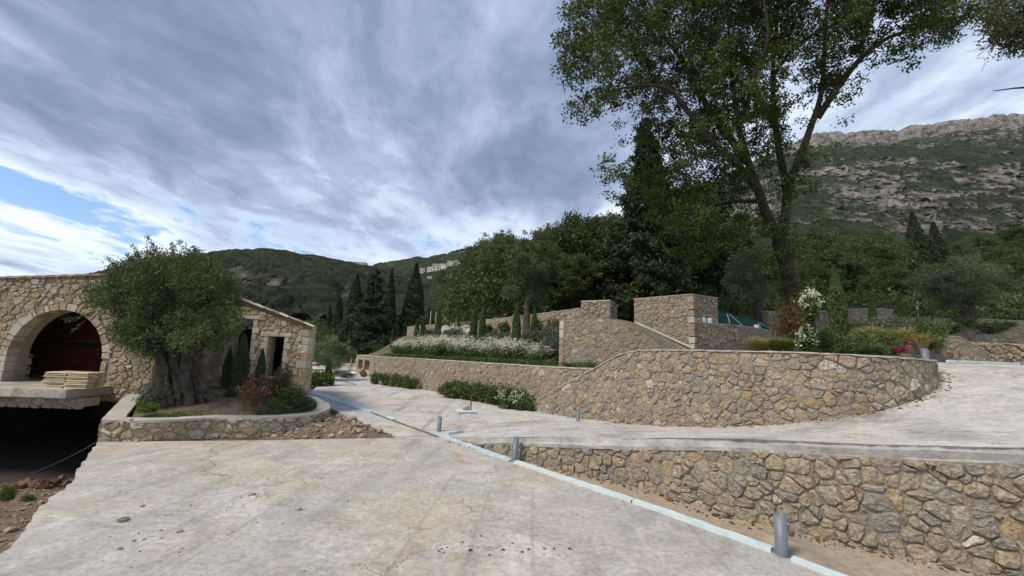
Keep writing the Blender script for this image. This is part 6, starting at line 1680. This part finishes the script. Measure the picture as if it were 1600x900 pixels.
# ------------------------------------------------------------------ village on the hillside
def village_house(px, py, Y, w_px, h_px, mat, label, rot=0.0):
    b = on_hill('mountain' if px > 600 else 'wooded_hill', px, py); Y = b[1] - 4; b = at(px, py, Y); w = w_px / FPX * Y; h = h_px / FPX * Y; d = w * .7; r = thing('village_house', label, 'house', b, 'village houses on the hillside')
    V, F = box_vf((b[0], b[1], b[2] + h / 2 - h * .5), (w, d, h * 2), rot); obj('wall', V, F, mat, r)
    c, s = math.cos(rot), math.sin(rot); T = lambda x, y, z: (b[0] + c * x - s * y, b[1] + s * x + c * y, b[2] + z)
    rh = h * .28; hw, hd = w * .54, d * .56
    V = np.array([T(-hw, -hd, h), T(hw, -hd, h), T(hw, hd, h), T(-hw, hd, h), T(-hw * .9, 0, h + rh), T(hw * .9, 0, h + rh)]); obj('roof', V, [(0, 1, 5, 4), (2, 3, 4, 5), (1, 2, 5), (3, 0, 4), (3, 2, 1, 0)], TERRA, r)
    n = max(2, int(w_px / 4.5))
    for k in range(n):
        for z_ in ((.28, .68) if h_px > 8 else (.5,)):
            x = (k + .5) / n * w - w / 2; V, F = box_vf((0, 0, 0), (w / n * .34, .3, h * .2)); V = np.array([T(x + v[0], -d / 2 + v[1], h * z_ + v[2]) for v in V]); obj('window', V, F, DARK, r)


for a in ((659, 430, 700, 8, 9, HOUSE_W, 'leftmost white house of the hillside village', .2), (672, 428, 690, 9, 9, HOUSE_W, 'white village house with the low roof, second from left', -.1), (681, 427, 700, 11, 12, HOUSE_W, 'tall white house in the middle of the village', .1), (692, 423, 705, 11, 9, HOUSE_W, 'wide white house right of the tall one in the village', -.2), (703, 420, 700, 9, 10, HOUSE_W, 'white village house near the right end of the row', .15), (714, 417, 700, 10, 8, HOUSE_W, 'upper white village house at the right end', .0),
          (671, 439, 640, 7, 6, HOUSE_W, 'small white house below the village', .3), (746, 407, 720, 15, 7, HOUSE_O, 'ochre house alone to the right above the village', -.1), (562, 417, 452, 20, 6, HOUSE_W, 'long low pale house on the ridge of the left hill', .1)):
    village_house(*a)
# single trees and mast on the left ridge
for px_, py_, h_, lb, pr_ in ((434, 399, 7, 'pointed tree on the ridge of the left hill', CYPN), (456, 402, 8, 'bushy tree on the ridge of the left hill', WD1), (542, 418, 9, 'small pointed tree left of the ridge house', CYPN), (553, 419, 8, 'tiny pointed tree on the ridge beside the house', CYPN), (578, 424, 11, 'dark tree right of the ridge house', CYPN), (568, 422, 9, 'pointed tree just behind the ridge house', CYPN)):
    place(pr_, px_, py_ + 1, 448, h_, lb, h0=12. if pr_ is CYPN else 9., wide=1.6)
V, F = tube_vf([at(488, 408, 448), at(488, 395, 448)], [.5, .35], 6); tag(obj('mast', V, F, STEEL), 'thin mast on the ridge of the left hill', 'mast')

# undergrowth that fills the dark feet of the woods
rng = np.random.default_rng(601)
def undergrowth(label, poly_px, n, leafm, size, h):
    C = []
    for (px0, px1, y0, y1, k, py) in poly_px:
        Y_ = rng.uniform(y0, y1, k); px_ = rng.uniform(px0, px1, k)
        B = np.array([at(a, py, b) for a, b in zip(px_, Y_)]); hh = h * (.5 + vnoise(B[:, 0] * .5, B[:, 1] * .5, 8))
        B[:, 2] += rng.random(k) ** .7 * hh - .2; C.append(B)
    C = np.vstack(C); V, F = leaf_arrays(C, size[0], size[1], rng, .3); return tag(obj('undergrowth', V, F, leafm), label, 'undergrowth', kind='stuff')
undergrowth('dark undergrowth behind the upper wall below the grove', [(690, 1180, 26, 42, 42000, 512)], 0, L_WOOD, (.28, .12), 3.2)
undergrowth('dark green undergrowth of the wood on the right slope', [(1180, 1640, 27, 60, 30000, 492)], 0, L_WOOD, (.32, .14), 1.6)
undergrowth('dark undergrowth at the foot of the left cypresses', [(470, 720, 46, 70, 24000, 566)], 0, L_WOOD, (.36, .15), 4.0)

# thin air between the garden and the hills
hm = bpy.data.materials.new('thin_haze'); hm.use_nodes = True; hnt = hm.node_tree; hnt.nodes.clear()
ho = nd(hnt, 'ShaderNodeOutputMaterial'); hv = nd(hnt, 'ShaderNodeVolumePrincipled'); hv.inputs['Color'].default_value = (0.86, 0.91, 1.0, 1); hv.inputs['Density'].default_value = 0.00003; hv.inputs['Anisotropy'].default_value = 0.2
lk(hnt, hv.outputs[0], ho.inputs['Volume'])
V, F = box_vf((0, 1200, 318.5), (7000, 4600, 643)); tag(obj('haze', V, F, hm), kind='stuff')

# single out look-alikes that stand in a row by their place in it
ORD = ['leftmost', 'second', 'third', 'fourth', 'fifth', 'sixth', 'seventh', 'eighth', 'ninth', 'tenth', 'eleventh', 'twelfth', 'thirteenth', 'fourteenth', 'fifteenth', 'sixteenth', 'seventeenth', 'eighteenth', 'nineteenth', 'twentieth', 'twenty-first', 'twenty-second', 'twenty-third', 'twenty-fourth']
byl = {}
for o in scene.objects:
    if o.parent is None and 'label' in o.keys() and not o['label'].startswith('white-flowered gaura'): byl.setdefault(o['label'], []).append(o)
for lab, os_ in byl.items():
    if len(os_) > 1:
        os_.sort(key=lambda o: project(np.array(o.location))[0])
        for o, w in zip(os_, ORD): o['label'] = (w + ' ' if w == 'leftmost' else w + ' from left, ') + lab
